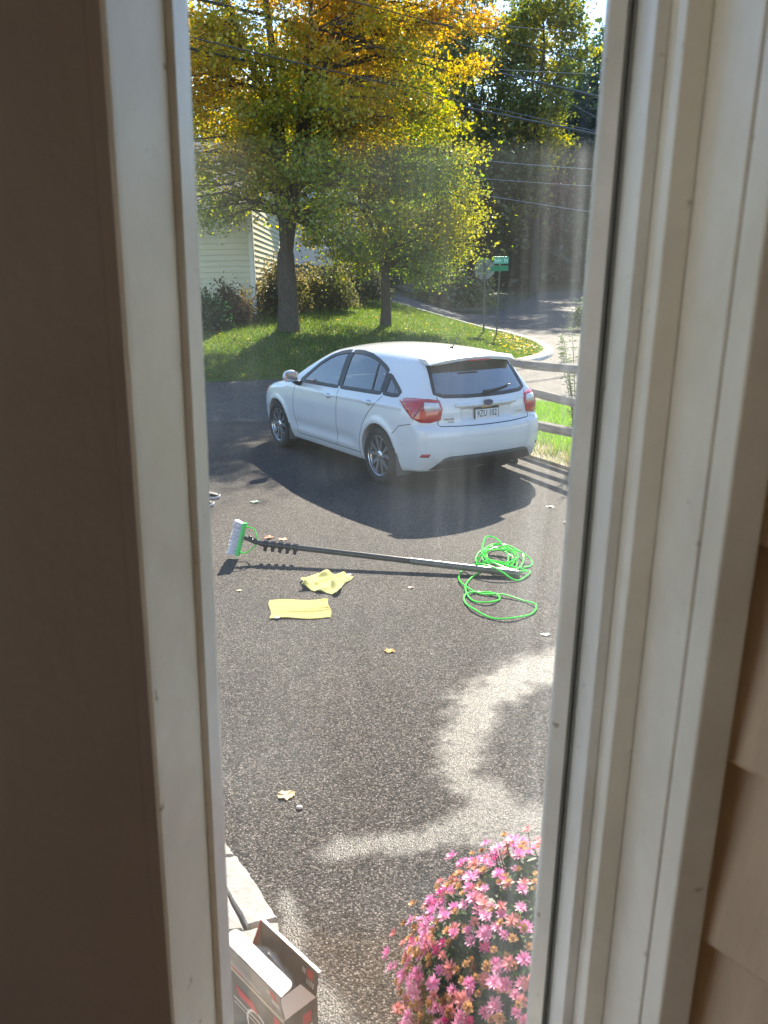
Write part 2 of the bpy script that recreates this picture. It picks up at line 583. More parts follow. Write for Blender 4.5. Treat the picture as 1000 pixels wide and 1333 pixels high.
# ------------------------------------------------------------------ room and window
m_white = M('white_trim_paint', (0.88, 0.84, 0.75), 0.42, var=0.05, vscale=5, bump=0.08, bscale=25, speck=42)
m_vinyl = M('white_vinyl', (0.88, 0.87, 0.83), 0.35, var=0.03, vscale=9, bump=0.04, bscale=40, speck=55)
m_rubber = M('dark_rubber_gasket', (0.26, 0.27, 0.25), 0.5, var=0.2)
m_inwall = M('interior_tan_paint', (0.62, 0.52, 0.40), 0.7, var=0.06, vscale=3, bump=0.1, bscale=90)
m_shingle = M('tan_painted_shingle', (0.72, 0.57, 0.42), 0.62, var=0.10, vscale=7, bump=0.25, bscale=30, stretch=(6, 6, 1))
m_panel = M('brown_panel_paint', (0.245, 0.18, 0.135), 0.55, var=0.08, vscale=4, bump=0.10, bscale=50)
m_ceil = M('ceiling_paint', (0.7, 0.68, 0.62), 0.8, var=0.04)
m_wood = M('floor_boards', (0.25, 0.15, 0.08), 0.5, var=0.25, stretch=(12, 1, 1))
m_eave = M('eave_paint', (0.75, 0.73, 0.68), 0.6, var=0.05)
ROOM_YAW, ROOM_TILT = -0.75, 1.64
WZ0, WZ1 = 0.70, 2.50      # window opening

win = empty('window', (0, 0.85, WZ0))
tag(win, 'narrow white framed window looking out on the driveway', 'window')
def wpart(name, mb, mat, smooth=False, label=None):
    o = mb.build(name, mat, win, smooth)
    o.location = (0, -0.85, -WZ0)
    if label: o['label'] = label
    return o
Z0, Z1 = WZ0, WZ1
# right side, from the glass outwards towards the camera
wpart('glazing_bead', MB().prism([(0.2000, 0.8500), (0.2125, 0.8335), (0.2125, 0.866), (0.2000, 0.866)], Z0, Z1), m_vinyl)
wpart('gasket', MB().box(0.2127, 0.2165, 0.8345, 0.862, Z0, Z1).box(0.2185, 0.2213, 0.8320, 0.862, Z0, Z1), m_rubber)
wpart('gasket', MB().box(0.2165, 0.2185, 0.8390, 0.861, Z0, Z1), M('grey_seal', (0.30, 0.31, 0.29), 0.5))
wpart('sash_stile', MB().box(0.2215, 0.2333, 0.770, 0.90, Z0, Z1, 0.0012), m_vinyl)
wpart('stop_strip', MB().box(0.2337, 0.2545, 0.7555, 0.90, Z0, Z1, 0.0010), m_white)
wpart('stop_strip', MB().box(0.2330, 0.2545, 0.7265, 0.7525, Z0, Z1, 0.0014), m_white)
wpart('jamb', MB().box(0.2549, 0.2745, 0.6275, 0.95, Z0, Z1, 0.0010), m_white)
wpart('casing', MB().box(0.2553, 0.2840, 0.5830, 0.6235, Z0 - 0.1, Z1 + 0.1, 0.0022), m_white)
# left side
wpart('sash_stile', MB().prism([(-0.1985, 0.8590), (-0.2046, 0.8260), (-0.2122, 0.8260), (-0.2122, 0.8590)], Z0, Z1), m_vinyl)
wpart('jamb', MB().prism([(-0.2128, 0.8600), (-0.2128, 0.8205), (-0.2321, 0.7290), (-0.2500, 0.7290), (-0.2500, 0.8600)], Z0, Z1), m_white)
wpart('casing_edge', MB().prism([(-0.2323, 0.7286), (-0.2326, 0.7250), (-0.2338, 0.7225), (-0.2362, 0.7212), (-0.2372, 0.7212), (-0.2372, 0.7286)], Z0, Z1), m_white)
# head and sill
wpart('head_rail', MB().box(-0.199, 0.222, 0.80, 0.90, Z1 - 0.06, Z1, 0.002), m_vinyl)
wpart('sill_board', MB().box(-0.25, 0.2745, 0.70, 0.98, Z0 - 0.03, Z0, 0.003), m_white)
wpart('bottom_rail', MB().box(-0.199, 0.2, 0.80, 0.90, Z0, Z0 + 0.06, 0.002), m_vinyl)

# dirty glass pane
m, nt, out = newmat('dusty_window_glass')
tc = nt.nodes.new('ShaderNodeTexCoord')
tr = nt.nodes.new('ShaderNodeBsdfTransparent')
tr.inputs['Color'].default_value = (0.985, 0.995, 0.99, 1)
gl = nd(nt, 'ShaderNodeBsdfGlossy', Roughness=0.0)
fr = nd(nt, 'ShaderNodeFresnel', IOR=1.45)
mx = nt.nodes.new('ShaderNodeMixShader')
nt.links.new(math_n(nt, 'MULTIPLY', fr.outputs[0], 0.15), mx.inputs[0])
nt.links.new(tr.outputs[0], mx.inputs[1]); nt.links.new(gl.outputs[0], mx.inputs[2])
mp1 = nt.nodes.new('ShaderNodeMapping'); mp1.inputs['Scale'].default_value = (60, 1, 2.5)
mp2 = nt.nodes.new('ShaderNodeMapping'); mp2.inputs['Scale'].default_value = (4, 1, 3.2); mp2.inputs['Rotation'].default_value = (0, R(20), 0)
nt.links.new(tc.outputs['Object'], mp1.inputs[0]); nt.links.new(tc.outputs['Object'], mp2.inputs[0])
n1 = nd(nt, 'ShaderNodeTexNoise', Scale=1.0, Detail=3.0)
n2 = nd(nt, 'ShaderNodeTexNoise', Scale=1.0, Detail=5.0, Roughness=0.55)
n3 = nd(nt, 'ShaderNodeTexNoise', Scale=420.0, Detail=2.0)
nt.links.new(mp1.outputs[0], n1.inputs['Vector']); nt.links.new(mp2.outputs[0], n2.inputs['Vector']); nt.links.new(tc.outputs['Object'], n3.inputs['Vector'])
r1 = ramp(nt, [(0.45, (0, 0, 0)), (0.8, (1, 1, 1))]); nt.links.new(n1.outputs[0], r1.inputs[0])
r2 = ramp(nt, [(0.42, (0, 0, 0)), (0.78, (1, 1, 1))]); nt.links.new(n2.outputs[0], r2.inputs[0])
r3 = ramp(nt, [(0.68, (0, 0, 0)), (0.75, (1, 1, 1))]); nt.links.new(n3.outputs[0], r3.inputs[0])
dirt = math_n(nt, 'MULTIPLY', r2.outputs[0], math_n(nt, 'MULTIPLY_ADD', r1.outputs[0], 0.6, 0.55))
sxp = nt.nodes.new('ShaderNodeSeparateXYZ'); nt.links.new(tc.outputs['Object'], sxp.inputs[0])
edge_haze = math_n(nt, 'MULTIPLY', math_n(nt, 'MULTIPLY_ADD', sxp.outputs[0], 11.0, -1.1, True), math_n(nt, 'MULTIPLY_ADD', r1.outputs[0], 0.9, 0.35))  # streaky dirt, thickened to lay a veil of glare over the right side
dirt = math_n(nt, 'MAXIMUM', dirt, math_n(nt, 'MULTIPLY', edge_haze, 1.5))
dirt = math_n(nt, 'MULTIPLY_ADD', dirt, 0.026, 0.0025)
dirt = math_n(nt, 'ADD', dirt, math_n(nt, 'MULTIPLY', r3.outputs[0], 0.012))
tl = nt.nodes.new('ShaderNodeBsdfTranslucent'); tl.inputs['Color'].default_value = (0.80, 0.90, 1, 1)  # blue tint gives the dirt the colour of hazy glare
mx3 = nt.nodes.new('ShaderNodeMixShader')
nt.links.new(dirt, mx3.inputs[0]); nt.links.new(mx.outputs[0], mx3.inputs[1]); nt.links.new(tl.outputs[0], mx3.inputs[2])
nt.links.new(mx3.outputs[0], out.inputs[0])
m_pane = m
wpart('glass_pane', MB().box(-0.1984, 0.1999, 0.853, 0.857, Z0 + 0.0, Z1 - 0.0), m_pane, label='smudged and dusty glass pane')

# room: walls, floor, ceiling
def struct(name, mb, mat, label=None):
    return tag(mb.build(name, mat), label, None, None, 'structure')
XL, YB, ZF, ZC = -1.7, -2.9, 0.55, 2.80
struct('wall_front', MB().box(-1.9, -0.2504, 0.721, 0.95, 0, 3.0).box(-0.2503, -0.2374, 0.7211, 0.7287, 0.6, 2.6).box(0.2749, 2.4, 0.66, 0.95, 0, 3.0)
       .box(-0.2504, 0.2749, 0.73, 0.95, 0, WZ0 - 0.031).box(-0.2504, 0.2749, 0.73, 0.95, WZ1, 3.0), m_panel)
# left wall with an unseen opening, added to let daylight onto the right trim
struct('wall_left', MB().box(-1.9, XL, YB - 0.2, -0.95, 0.3, 3.0).box(-1.9, XL, 0.50, 0.72, 0.3, 3.0)
       .box(-1.9, XL, -0.95, 0.50, 0.3, 0.60).box(-1.9, XL, -0.95, 0.50, 2.75, 3.0), m_inwall)
struct('wall_back', MB().box(-1.7, 3.2, YB - 0.2, YB, 0.3, 3.0), m_inwall)
struct('floor', MB().box(-1.7, 3.2, YB, 0.72, 0.3, ZF), m_wood)
struct('ceiling', MB().box(-1.7, 3.2, YB, 0.72, ZC, 3.0), m_ceil)
struct('porch_roof', MB().box(-4, 4.5, 0.96, 1.97, 3.1, 3.22).box(-4, 4.5, 1.971, 2.0, 3.07, 3.24), m_eave)
tag(MB().box(-8.5, -1.95, -5.0, 0.9, -0.05, 0.02).build('bounce_slab', M('bounce_slab_pale', (0.66, 0.62, 0.55), .85, var=.15)), kind='structure')  # unseen pale slab, added to bounce sunlight into the room
# canted wall of painted shingles on the right
WA = Vector((0.292, 0.600, 0)); WD = Vector((0.60, -0.80, 0)).normalized(); WN = Vector((-0.80, -0.60, 0)).normalized()
wl = MB()
p0 = WA - WN * 0.02; p1 = WA + WD * 4.4 - WN * 0.02
wl.prism([tuple(p0[:2]), tuple((p0 - WN * 0.12)[:2]), tuple((p1 - WN * 0.12)[:2]), tuple(p1[:2])], 0.3, 3.0)
shw = struct('wall_right', wl, m_inwall)
EXPO = 0.187
crs = 0
z = 1.486 - 5 * EXPO
rs = random.Random(4)
widths = {}
while z < 2.75:
    t = 0.0 - rs.uniform(0, 0.02)
    first = True
    while t < 1.0:
        wdt = rs.choice((0.095, 0.12, 0.14, 0.165, 0.20))
        g = 0.0025
        t1 = t + wdt
        butt, top = 0.022, 0.004
        dz = rs.uniform(-0.003, 0.003)
        key = (wdt, rs.randint(0, 1))
        if key not in widths:
            L, H = wdt - g, EXPO + 0.03
            # wedge shingle: local x along wall, y outward, z up; thick at the butt
            vv = [(0, 0, 0), (L, 0, 0), (L, butt, 0), (0, butt, 0), (0, 0, H), (L, 0, H), (L, top - 0.003, H), (0, top - 0.003, H),
                  (0, butt, 0.002), (L, butt, 0.002)]
            me = obj('shingle', [(0, 0, 0), (L, 0, 0), (L, butt - .002, 0), (0, butt - .002, 0), (0, butt, .003), (L, butt, .003), (L, top - .003, H), (0, top - .003, H), (0, 0, H), (L, 0, H)],
                     [(0, 1, 2, 3), (3, 2, 5, 4), (4, 5, 6, 7), (7, 6, 9, 8), (8, 9, 1, 0), (0, 3, 4, 7, 8), (1, 9, 6, 5, 2)], m_shingle)
            widths[key] = me.data
            bpy.data.objects.remove(me)
        s = bpy.data.objects.new('shingle', widths[key])
        COL.objects.link(s)
        s.parent = shw
        base = WA + WD * t - WN * 0.015
        s.matrix_local = Matrix((( WD.x, WN.x, 0, base.x), (WD.y, WN.y, 0, base.y), (0, 0, 1, z + dz), (0, 0, 0, 1)))
        t = t1
    z += EXPO
    crs += 1

# the house stands plumb while the driveway falls slightly to one side: turn the room against the ground plane
bpy.context.view_layer.update()
ROOM = Matrix.Translation((0, 0, CAM_H)) @ Matrix.Rotation(R(ROOM_YAW), 4, 'Z') @ Matrix.Rotation(R(ROOM_TILT), 4, 'Y') @ Matrix.Translation((0, 0, -CAM_H))
for o in [win] + [q for q in COL.objects if q.parent is None and q.name.startswith(('wall_', 'ceiling', 'floor', 'porch_roof'))]:
    o.matrix_world = ROOM @ o.matrix_world

# ------------------------------------------------------------------ vegetation helpers
m_leaf = leafmat('autumn_leaf', 0.58, 0.04)
m_leafd = leafmat('dark_leaf', 0.5, 0.06, 1.35)
m_bark = M('bark', (0.085, 0.066, 0.05), 0.9, var=0.35, vscale=5, bump=0.8, bscale=18, stretch=(4, 4, 1))
m_twig = M('twig', (0.10, 0.08, 0.06), 0.9, var=0.3)

def cards(C, size, rng, up=0.5, aspect=0.75, fold=0.18):
    """kite shaped folded leaves: centres (N,3) -> V (4N,3), T (2N,3)"""
    N = len(C)
    n = rng.normal(size=(N, 3)); n[:, 2] += up * 2
    n /= np.linalg.norm(n, axis=1, keepdims=True)
    a = rng.normal(size=(N, 3)); a -= n * (a * n).sum(1, keepdims=True)
    a /= np.linalg.norm(a, axis=1, keepdims=True)
    b = np.cross(n, a)
    s = (size * rng.uniform(0.65, 1.3, N))[:, None]
    V = np.empty((N, 4, 3))
    V[:, 0] = C - a * s * 0.5
    V[:, 1] = C + b * s * 0.5 * aspect + n * s * fold
    V[:, 2] = C + a * s * 0.6
    V[:, 3] = C - b * s * 0.5 * aspect + n * s * fold
    i = np.arange(N)[:, None] * 4
    T = np.concatenate([i + np.array([[0, 1, 2]]), i + np.array([[0, 2, 3]])], 0)
    return V.reshape(-1, 3), T

def leaf_obj(name, C, size, cols, mat, parent, rng, up=0.4, aspect=0.75):
    V, T = cards(C, size, rng, up, aspect)
    return obj_np(name, V, T, mat, parent, np.repeat(cols, 4, 0))

def far_tree(name, label, base, height, trunk_r, split, n_limb, cc, cr, n_clu, per, ls, colf, seed, clu_r=.5, k=1.36, **kw):
    x, y = base[0] * k, base[1] * k
    return tree(name, label, at(x, y, 0), height * k, trunk_r * k, split * k, n_limb, tuple(c * k for c in cc), tuple(c * k for c in cr), n_clu, per, ls * k, colf, seed, clu_r * k, **kw)

def tree(name, label, base, height, trunk_r, split, n_limb, crown_c, crown_r, n_clu, per, lsize, colf, seed, clu_r=0.5, cat='tree', group=None, mat=None, shell=0.55, limb_spread=0.55, droop=0.0, bare=0, clip=None, thin=None):
    """trunk with limbs that lead to leaf clusters spread through an ellipsoid crown. crown_c is relative to the base."""
    rng = np.random.default_rng(seed)
    rt = empty(name, base)
    tag(rt, label, cat, group)
    cc = np.array(crown_c); cr = np.array(crown_r)
    # cluster centres
    P = rng.normal(size=(n_clu, 3)); P /= np.linalg.norm(P, axis=1, keepdims=True)
    rad = shell + (1 - shell) * rng.random(n_clu) ** 0.6
    lump = 1 + 0.18 * np.sin(P[:, 0] * 5 + seed) * np.cos(P[:, 2] * 4 + seed * 2)
    K = cc + P * (rad * lump)[:, None] * cr
    if thin is not None:
        K = K[~thin((K - cc) / cr, rng)]; n_clu = len(K)
    # a few inside
    # limbs
    tb = MB()
    ft = split
    trunk = [Vector((0, 0, -0.25)), Vector((0, 0, 0.05)), Vector((0.03, 0, split * 0.4)), Vector((0.0, 0.03, split * 0.78)), Vector((0.02, 0, split)), Vector((0.02, 0, split + trunk_r * .9))]
    tb.tube(trunk, [trunk_r * 1.6, trunk_r * 1.22, trunk_r, trunk_r * 0.94, trunk_r * 0.80, trunk_r * .35], 12)
    limbs = []
    lm = MB()
    for k in range(n_limb):
        th = 2 * math.pi * (k + 0.3 * rng.random()) / n_limb + seed
        tip = cc + np.array((math.cos(th), math.sin(th), 0)) * cr * (limb_spread + 0.15 * rng.random()) * (0.15 if k == 0 and n_limb > 2 else 1) + np.array((0, 0, cr[2] * (0.75 if k == 0 else rng.uniform(0.15, 0.6))))
        s0 = Vector((0.02, 0, split * rng.uniform(0.80, 0.96)))
        tip = Vector(tip)
        mid1 = s0.lerp(tip, 0.3) + Vector((rng.normal() * .2, rng.normal() * .2, 0.10 * (tip - s0).length))
        mid2 = s0.lerp(tip, 0.65) + Vector((rng.normal() * .25, rng.normal() * .25, 0.09 * (tip - s0).length))
        pts = catmull([s0, mid1, mid2, tip], 6)
        rr = [trunk_r * (0.50 * (1 - i / (len(pts) - 1)) ** 0.8 + 0.05) for i in range(len(pts))]
        lm.tube(pts, rr, 7)
        limbs.append((pts, rr))
    LP = np.array([p[:] for pts, rr in limbs for p in pts[3:]])
    LR = np.array([r for pts, rr in limbs for r in rr[3:]])
    tw = MB()
    for q in K:
        d = np.linalg.norm(LP - q, axis=1) + 0.6 * np.maximum(0, LP[:, 2] - q[2] + 0.2)
        j = int(np.argmin(d))
        a = Vector(LP[j]); b_ = Vector(q)
        mid = a.lerp(b_, 0.5) + Vector((rng.normal() * .1, rng.normal() * .1, 0.12 * (b_ - a).length))
        r0 = min(0.045, LR[j] * 0.55, trunk_r * 0.2)
        tw.tube([a, mid, b_, b_ + (b_ - mid) * 0.35], [r0, r0 * 0.6, r0 * 0.3, r0 * 0.12], 4, cap=False)
        for _ in range(2):
            e = b_ + Vector(rng.normal(size=3) * clu_r * 0.7)
            tw.tube([mid.lerp(b_, rng.random()), e], [r0 * 0.3, r0 * 0.1], 3, cap=False)
    for k in range(bare):
        a = Vector(LP[rng.integers(len(LP))]); d = Vector(rng.normal(size=3)); d.z = abs(d.z) + 0.8
        tw.tube([a, a + d * 0.8, a + d * 1.5 + Vector(rng.normal(size=3) * .2)], [0.03, 0.018, 0.006], 4, cap=False)
    tb.build('trunk', m_bark, rt, True)
    lm.build('limbs', m_bark, rt, True)
    tw.build('twigs', m_twig, rt, True)
    # leaves
    n = rng.poisson(per, n_clu)
    idx = np.repeat(np.arange(n_clu), n)
    sc = clu_r * rng.uniform(0.6, 1.35, n_clu)
    off = rng.normal(size=(len(idx), 3)) * np.array([1, 1, 0.45]) * sc[idx][:, None]
    L = K[idx] + off
    L[:, 2] -= droop * np.hypot(off[:, 0], off[:, 1])
    rxy = np.hypot(L[:, 0], L[:, 1])
    L = L[L[:, 2] > (clip if clip else split * 0.55) + np.clip(1.3 - rxy, 0, 1) * (1.0 if clip else 0)]
    idx = None
    u = (L - cc) / cr
    cols = np.clip(colf(u, rng), 0.002, 0.95)
    leaf_obj('crown', L, lsize, cols, mat or m_leaf, rt, rng)
    return rt

def pal(rng, n, cols, w):
    return np.array(cols)[rng.choice(len(cols), n, p=np.array(w) / sum(w))]

def jitter(c, rng, a=0.22):
    return c * rng.uniform(1 - a, 1 + a, (len(c), 1))

def maple_col(u, rng):
    n = len(u)
    h = u[:, 2] + 0.18 + 0.25 * rng.normal(size=n) + 0.25 * u[:, 0] * (u[:, 2] > 0) + 0.25 * np.sin(u[:, 0] * 7 + u[:, 2] * 5)
    green = pal(rng, n, [(.17, .25, .03), (.23, .30, .035), (.30, .33, .04)], [2, 3, 2])
    yel = pal(rng, n, [(.55, .42, .03), (.48, .40, .04), (.62, .38, .025)], [3, 2, 2])
    org = pal(rng, n, [(.62, .30, .03), (.60, .24, .04), (.55, .33, .03)], [2, 1, 2])
    t1 = np.clip((h + 0.55) / 0.7, 0, 1)[:, None]
    t2 = np.clip((h - 0.15) / 0.8, 0, 1)[:, None]
    c = green * (1 - t1) + yel * t1
    c = c * (1 - t2) + org * t2
    return jitter(c, rng)

def two(a, b, wa=1, wb=1):
    def f(u, rng):
        n = len(u)
        m = (np.sin(u[:, 0] * 4.1 + 1) + np.sin(u[:, 2] * 5.3) + rng.normal(size=n) * 0.8) > 0
        c = np.where(m[:, None], np.array(a), np.array(b))
        return jitter(c, rng, 0.3)
    return f

def bush(name, label, base, rx, ry, h, n, lsize, colf, seed, cat='shrub', group=None, stems=7, mat=None, up=0.3, aspect=0.7):
    rng = np.random.default_rng(seed)
    rt = empty(name, base)
    tag(rt, label, cat, group)
    nc = max(14, n // 70)
    P = rng.normal(size=(nc, 3)); P /= np.linalg.norm(P, axis=1, keepdims=True)
    P[:, 2] = np.abs(P[:, 2]) * 1.0 - 0.1
    K = P * rng.uniform(0.45, 0.95, (nc, 1)) * np.array([rx, ry, h])
    K[:, 2] = np.clip(K[:, 2], 0.08, None)
    st = MB()
    for k in range(min(stems, nc)):
        e = Vector(K[k])
        st.tube([(0.1 * rng.normal() * rx, 0.1 * rng.normal() * ry, -0.05), e * 0.5 + Vector((0, 0, 0.1 * h)), e], [0.025, 0.016, 0.006], 5)
    st.build('stem', m_twig, rt, True)
    idx = rng.integers(0, nc, n)
    L = K[idx] + rng.normal(size=(n, 3)) * np.array([rx, ry, h * 0.8]) * 0.2
    L = L[L[:, 2] > 0.02]
    u = L / np.array([rx, ry, h])
    cols = np.clip(colf(u, rng), 0.002, 0.95)
    leaf_obj('foliage', L, lsize, cols, mat or m_leaf, rt, rng, up, aspect)
    return rt

def at(x, y, dz=0.06):
    return (x, y, float(gz(x, y)) + dz)

# ------------------------------------------------------------------ trees
tree('maple_tree', 'large golden and green maple with dark forked trunk on the lawn', at(-2.95, 26.0), 14, 0.31, 2.35, 7,
     (0.40, 0.0, 8.2), (4.9, 4.3, 6.5), 620, 215, 0.112, maple_col, 3, 0.40, shell=0.35, clip=2.1, thin=lambda u, r: ((u[:, 0] < -.18) & (u[:, 2] > .05) & (r.random(len(u)) < .82)) | ((np.hypot(u[:, 0] + .1, u[:, 1]) < .36) & (u[:, 2] < -.36)))
tree('maple_tree', 'smaller green maple with thin trunk right of the large golden maple', at(0.15, 28.5), 8, 0.17, 1.7, 5,
     (0.5, 0.0, 4.0), (2.6, 2.2, 2.6), 140, 170, 0.11, two((.16, .23, .03), (.33, .32, .04)), 11, 0.45, clip=0.95)
OL = two((.085, .105, .03), (.17, .16, .04)); DK = two((.022, .045, .022), (.035, .06, .02)); YG = two((.30, .28, .03), (.14, .17, .03))
far_tree('oak_tree', 'tall olive green oak with bare top branches behind the road corner', at(5.2, 47), 20, 0.42, 4.5, 6,
     (0, 0, 9.4), (4.2, 4.0, 6.2), 230, 90, 0.20, OL, 21, 0.50, mat=m_leafd, bare=110, shell=.3)
far_tree('birch_tree', 'yellow leaved tree standing right of the tall olive oak', at(8.0, 43.5), 15, 0.22, 3.5, 5,
     (0, 0, 10.6), (1.9, 1.9, 4.4), 90, 130, 0.18, YG, 22, 0.45)
far_tree('spruce_tree', 'dark blue green evergreen tree at the right side of the view', at(12.4, 52), 18, 0.4, 3.0, 6,
     (0, 0, 6.9), (2.9, 2.9, 6.0), 230, 90, 0.20, DK, 23, 0.48, mat=m_leafd, shell=.3)
far_tree('roadside_tree', 'low olive tree with pale spots behind the round sign', at(5.0, 43), 8, 0.2, 2.2, 5,
     (0, 0, 4.9), (3.0, 2.6, 3.2), 120, 90, 0.24, two((.07, .09, .02), (.16, .15, .035)), 24, 0.6)
far_tree('red_maple_tree', 'small dark red leaved tree in the shade beyond the street', at(8.6, 46), 6, 0.15, 1.6, 4,
     (0, 0, 4.2), (1.6, 1.5, 1.9), 60, 80, 0.22, two((.10, .02, .02), (.05, .03, .02)), 25, 0.45, mat=m_leafd)
tree('pine_tree', 'bluish pine behind the left end of the house', at(-10.5, 44), 15, 0.3, 3.0, 5,
     (0, 0, 5.4), (2.6, 2.6, 3.9), 120, 90, 0.26, two((.03, .06, .045), (.05, .08, .05)), 26, 0.6, mat=m_leafd)
far_tree('shade_tree', 'dark tree behind the golden maple to the right of the house', at(-1.2, 50), 16, 0.35, 3.5, 6,
     (0, 0, 7.5), (4.0, 3.8, 5.0), 160, 90, 0.32, OL, 27, 0.8, mat=m_leafd)
far_tree('shade_tree', 'dark green tree in the gap between olive oak and golden maple', at(2.0, 58), 20, 0.4, 4.5, 6,
     (0, 0, 10.5), (3.6, 3.6, 6.6), 150, 80, 0.24, OL, 28, 0.6, mat=m_leafd, bare=20)
far_tree('shade_tree', 'dark woodland tree beside the road at the far right edge', at(17.0, 58), 18, 0.4, 3.0, 6,
     (0, 0, 8.5), (5.0, 4.0, 7.5), 200, 90, 0.34, DK, 29, 0.9, mat=m_leafd)
far_tree('shade_tree', 'low dark tree filling the shade between red maple and evergreen', at(10.6, 60), 12, 0.3, 2.2, 6,
     (0, 0, 6.2), (4.5, 3.0, 5.2), 160, 90, 0.34, DK, 30, 0.8, mat=m_leafd)

# far wood that reads as one mass
rng = np.random.default_rng(77)
Nn = 44000
cx = rng.uniform(-45, 70, 130); cyy = rng.uniform(76, 112, 130); ch = rng.uniform(6, 13, 130)
cx[:34] = rng.uniform(4, 30, 34); cyy[:34] = rng.uniform(66, 76, 34); ch[:34] = rng.uniform(3, 5.5, 34)
k = rng.integers(0, 130, Nn)
L = np.stack([cx[k] + rng.normal(size=Nn) * 2.6, cyy[k] + rng.normal(size=Nn) * 2.2, rng.beta(1.5, 1.4, Nn) * ch[k]], 1)
L[:, 2] += gz(L[:, 0], L[:, 1])
o = leaf_obj('far_woodland', L, 0.80, jitter(np.where((np.sin(cx[k] * 3) > 0)[:, None], np.array((.03, .05, .02)), np.array((.055, .06, .02))), rng, .35), m_leafd, None, rng)
tag(o, 'dark distant woodland behind the street', 'woodland', kind='stuff')

# ------------------------------------------------------------------ shrubs
bush('boxwood_shrub', 'dense dark green shrub at the foot of the cream house', at(-5.65, 26.4), 0.75, 0.7, 1.25, 5000, 0.10, two((.02, .07, .02), (.03, .10, .025)), 41, mat=m_leafd)
bush('burning_bush', 'reddish brown shrub beside the dark green one at the house wall', at(-4.95, 27.6), 0.75, 0.7, 1.5, 3600, 0.10, two((.09, .06, .03), (.11, .09, .035)), 42)
bush('hedge_shrub', 'olive brown shrub behind the maple trunk on the left', at(-3.6, 29.5), 1.15, 0.8, 1.9, 4200, 0.12, two((.09, .09, .03), (.17, .14, .05)), 43)
bush('hedge_shrub', 'olive brown shrub just right of the maple trunk', at(-2.0, 31.0), 1.2, 0.9, 1.9, 4200, 0.12, two((.08, .09, .03), (.15, .14, .05)), 44)
bush('hedge_shrub', 'dark low shrub between the two maples', at(-1.0, 34.5), 1.3, 0.9, 1.7, 3600, 0.13, two((.05, .06, .025), (.08, .08, .03)), 45, mat=m_leafd)
bush('roadside_bush', 'dark green bush on the far side of the street behind the signs', at(3.6, 42.5), 2.2, 1.2, 2.2, 4500, 0.2, OL, 46, mat=m_leafd)
bush('roadside_bush', 'dark green bush behind the street left of the signs', at(0.6, 46.2), 2.2, 1.2, 2.4, 4500, 0.2, OL, 47, mat=m_leafd)
bush('roadside_bush', 'grey green bush by the right edge of the street', at(8.3, 31.5), 1.1, 0.9, 1.4, 2500, 0.12, two((.10, .14, .06), (.16, .20, .10)), 48)
# slender leafy shrub growing at the fence
rng = np.random.default_rng(5)
sh = empty('leafy_shrub', (2.42, 9.95, 0.03))
tag(sh, 'slender pale green shrub with narrow leaves beside the fence', 'shrub')
st = MB(); LC = []; 
VV = []; TT = []
for k in range(11):
    a = rng.uniform(0, 6.28); lean = rng.uniform(0.15, 0.55); h = rng.uniform(1.0, 1.62)
    pts = [Vector((0, 0, 0)), Vector((math.cos(a) * lean * .3, math.sin(a) * lean * .3, h * .5)), Vector((math.cos(a) * lean, math.sin(a) * lean, h))]
    pp = catmull(pts, 8)
    st.tube(pp, [0.007 * (1 - i / len(pp)) + 0.0015 for i in range(len(pp))], 5)
    for i in range(4, len(pp)):
        for s in range(5):
            d = Vector((rng.normal(), rng.normal(), 0.35)).normalized(); L_ = rng.uniform(0.05, 0.085)
            w = d.orthogonal().normalized() * 0.009
            p = pp[i] + Vector(rng.normal(size=3) * 0.012)
            n0 = len(VV)
            VV += [p, p + d * L_ * .5 + w, p + d * L_ + Vector((0, 0, -.015)), p + d * L_ * .5 - w]
            TT += [(n0, n0 + 1, n0 + 2), (n0, n0 + 2, n0 + 3)]
st.build('stem', m_twig, sh, True)
cc = jitter(pal(rng, len(VV) // 4, [(.16, .24, .07), (.25, .32, .13), (.30, .34, .18)], [2, 2, 1]), rng)
obj_np('foliage', np.array([v[:] for v in VV]), np.array(TT), m_leaf, sh, np.repeat(cc, 4, 0))

# ------------------------------------------------------------------ grass blades (lawn and verge)
def blades(name, label, pts, hgt, width, cols, rng):
    N = len(pts)
    a = rng.uniform(0, 6.283, N)
    d = np.stack([np.cos(a), np.sin(a), np.zeros(N)], 1)
    h = hgt * rng.uniform(0.5, 1.4, N)
    lean = rng.normal(size=(N, 3)) * 0.35; lean[:, 2] = 0
    V = np.empty((N, 3, 3))
    V[:, 0] = pts - d * width; V[:, 1] = pts + d * width
    V[:, 2] = pts + lean * h[:, None]; V[:, 2, 2] += h
    o = obj_np(name, V.reshape(-1, 3), np.arange(3 * N).reshape(-1, 3), m_leaf, None, np.repeat(cols, 3, 0))
    tag(o, label, 'grass', kind='stuff')
def inpoly(P, poly):
    x, y = P[:, 0], P[:, 1]; c = np.zeros(len(P), bool); n = len(poly)
    for i in range(n):
        x1, y1 = poly[i]; x2, y2 = poly[(i + 1) % n]
        t = ((y1 > y) != (y2 > y)) & (x < (x2 - x1) * (y - y1) / ((y2 - y1) + 1e-12) + x1)
        c ^= t
    return c
rng = np.random.default_rng(9)
Pt = np.stack([rng.uniform(-8, 5.1, 150000), 19 + 19 * rng.random(150000) ** 1.3], 1)
Pt = Pt[inpoly(Pt, EDGE_S)]
cl = jitter(pal(rng, len(Pt), [(.07, .13, .02), (.11, .18, .025), (.17, .22, .04), (.22, .22, .06)], [3, 3, 2, 1]), rng)
blades('lawn_grass', 'short green lawn grass under the maples', np.column_stack([Pt, gz(Pt[:, 0], Pt[:, 1]) + 0.07]), 0.075, 0.012, cl, rng)
Pt = np.stack([rng.uniform(0.8, 5.5, 42000), rng.uniform(7.5, 14.6, 42000)], 1)
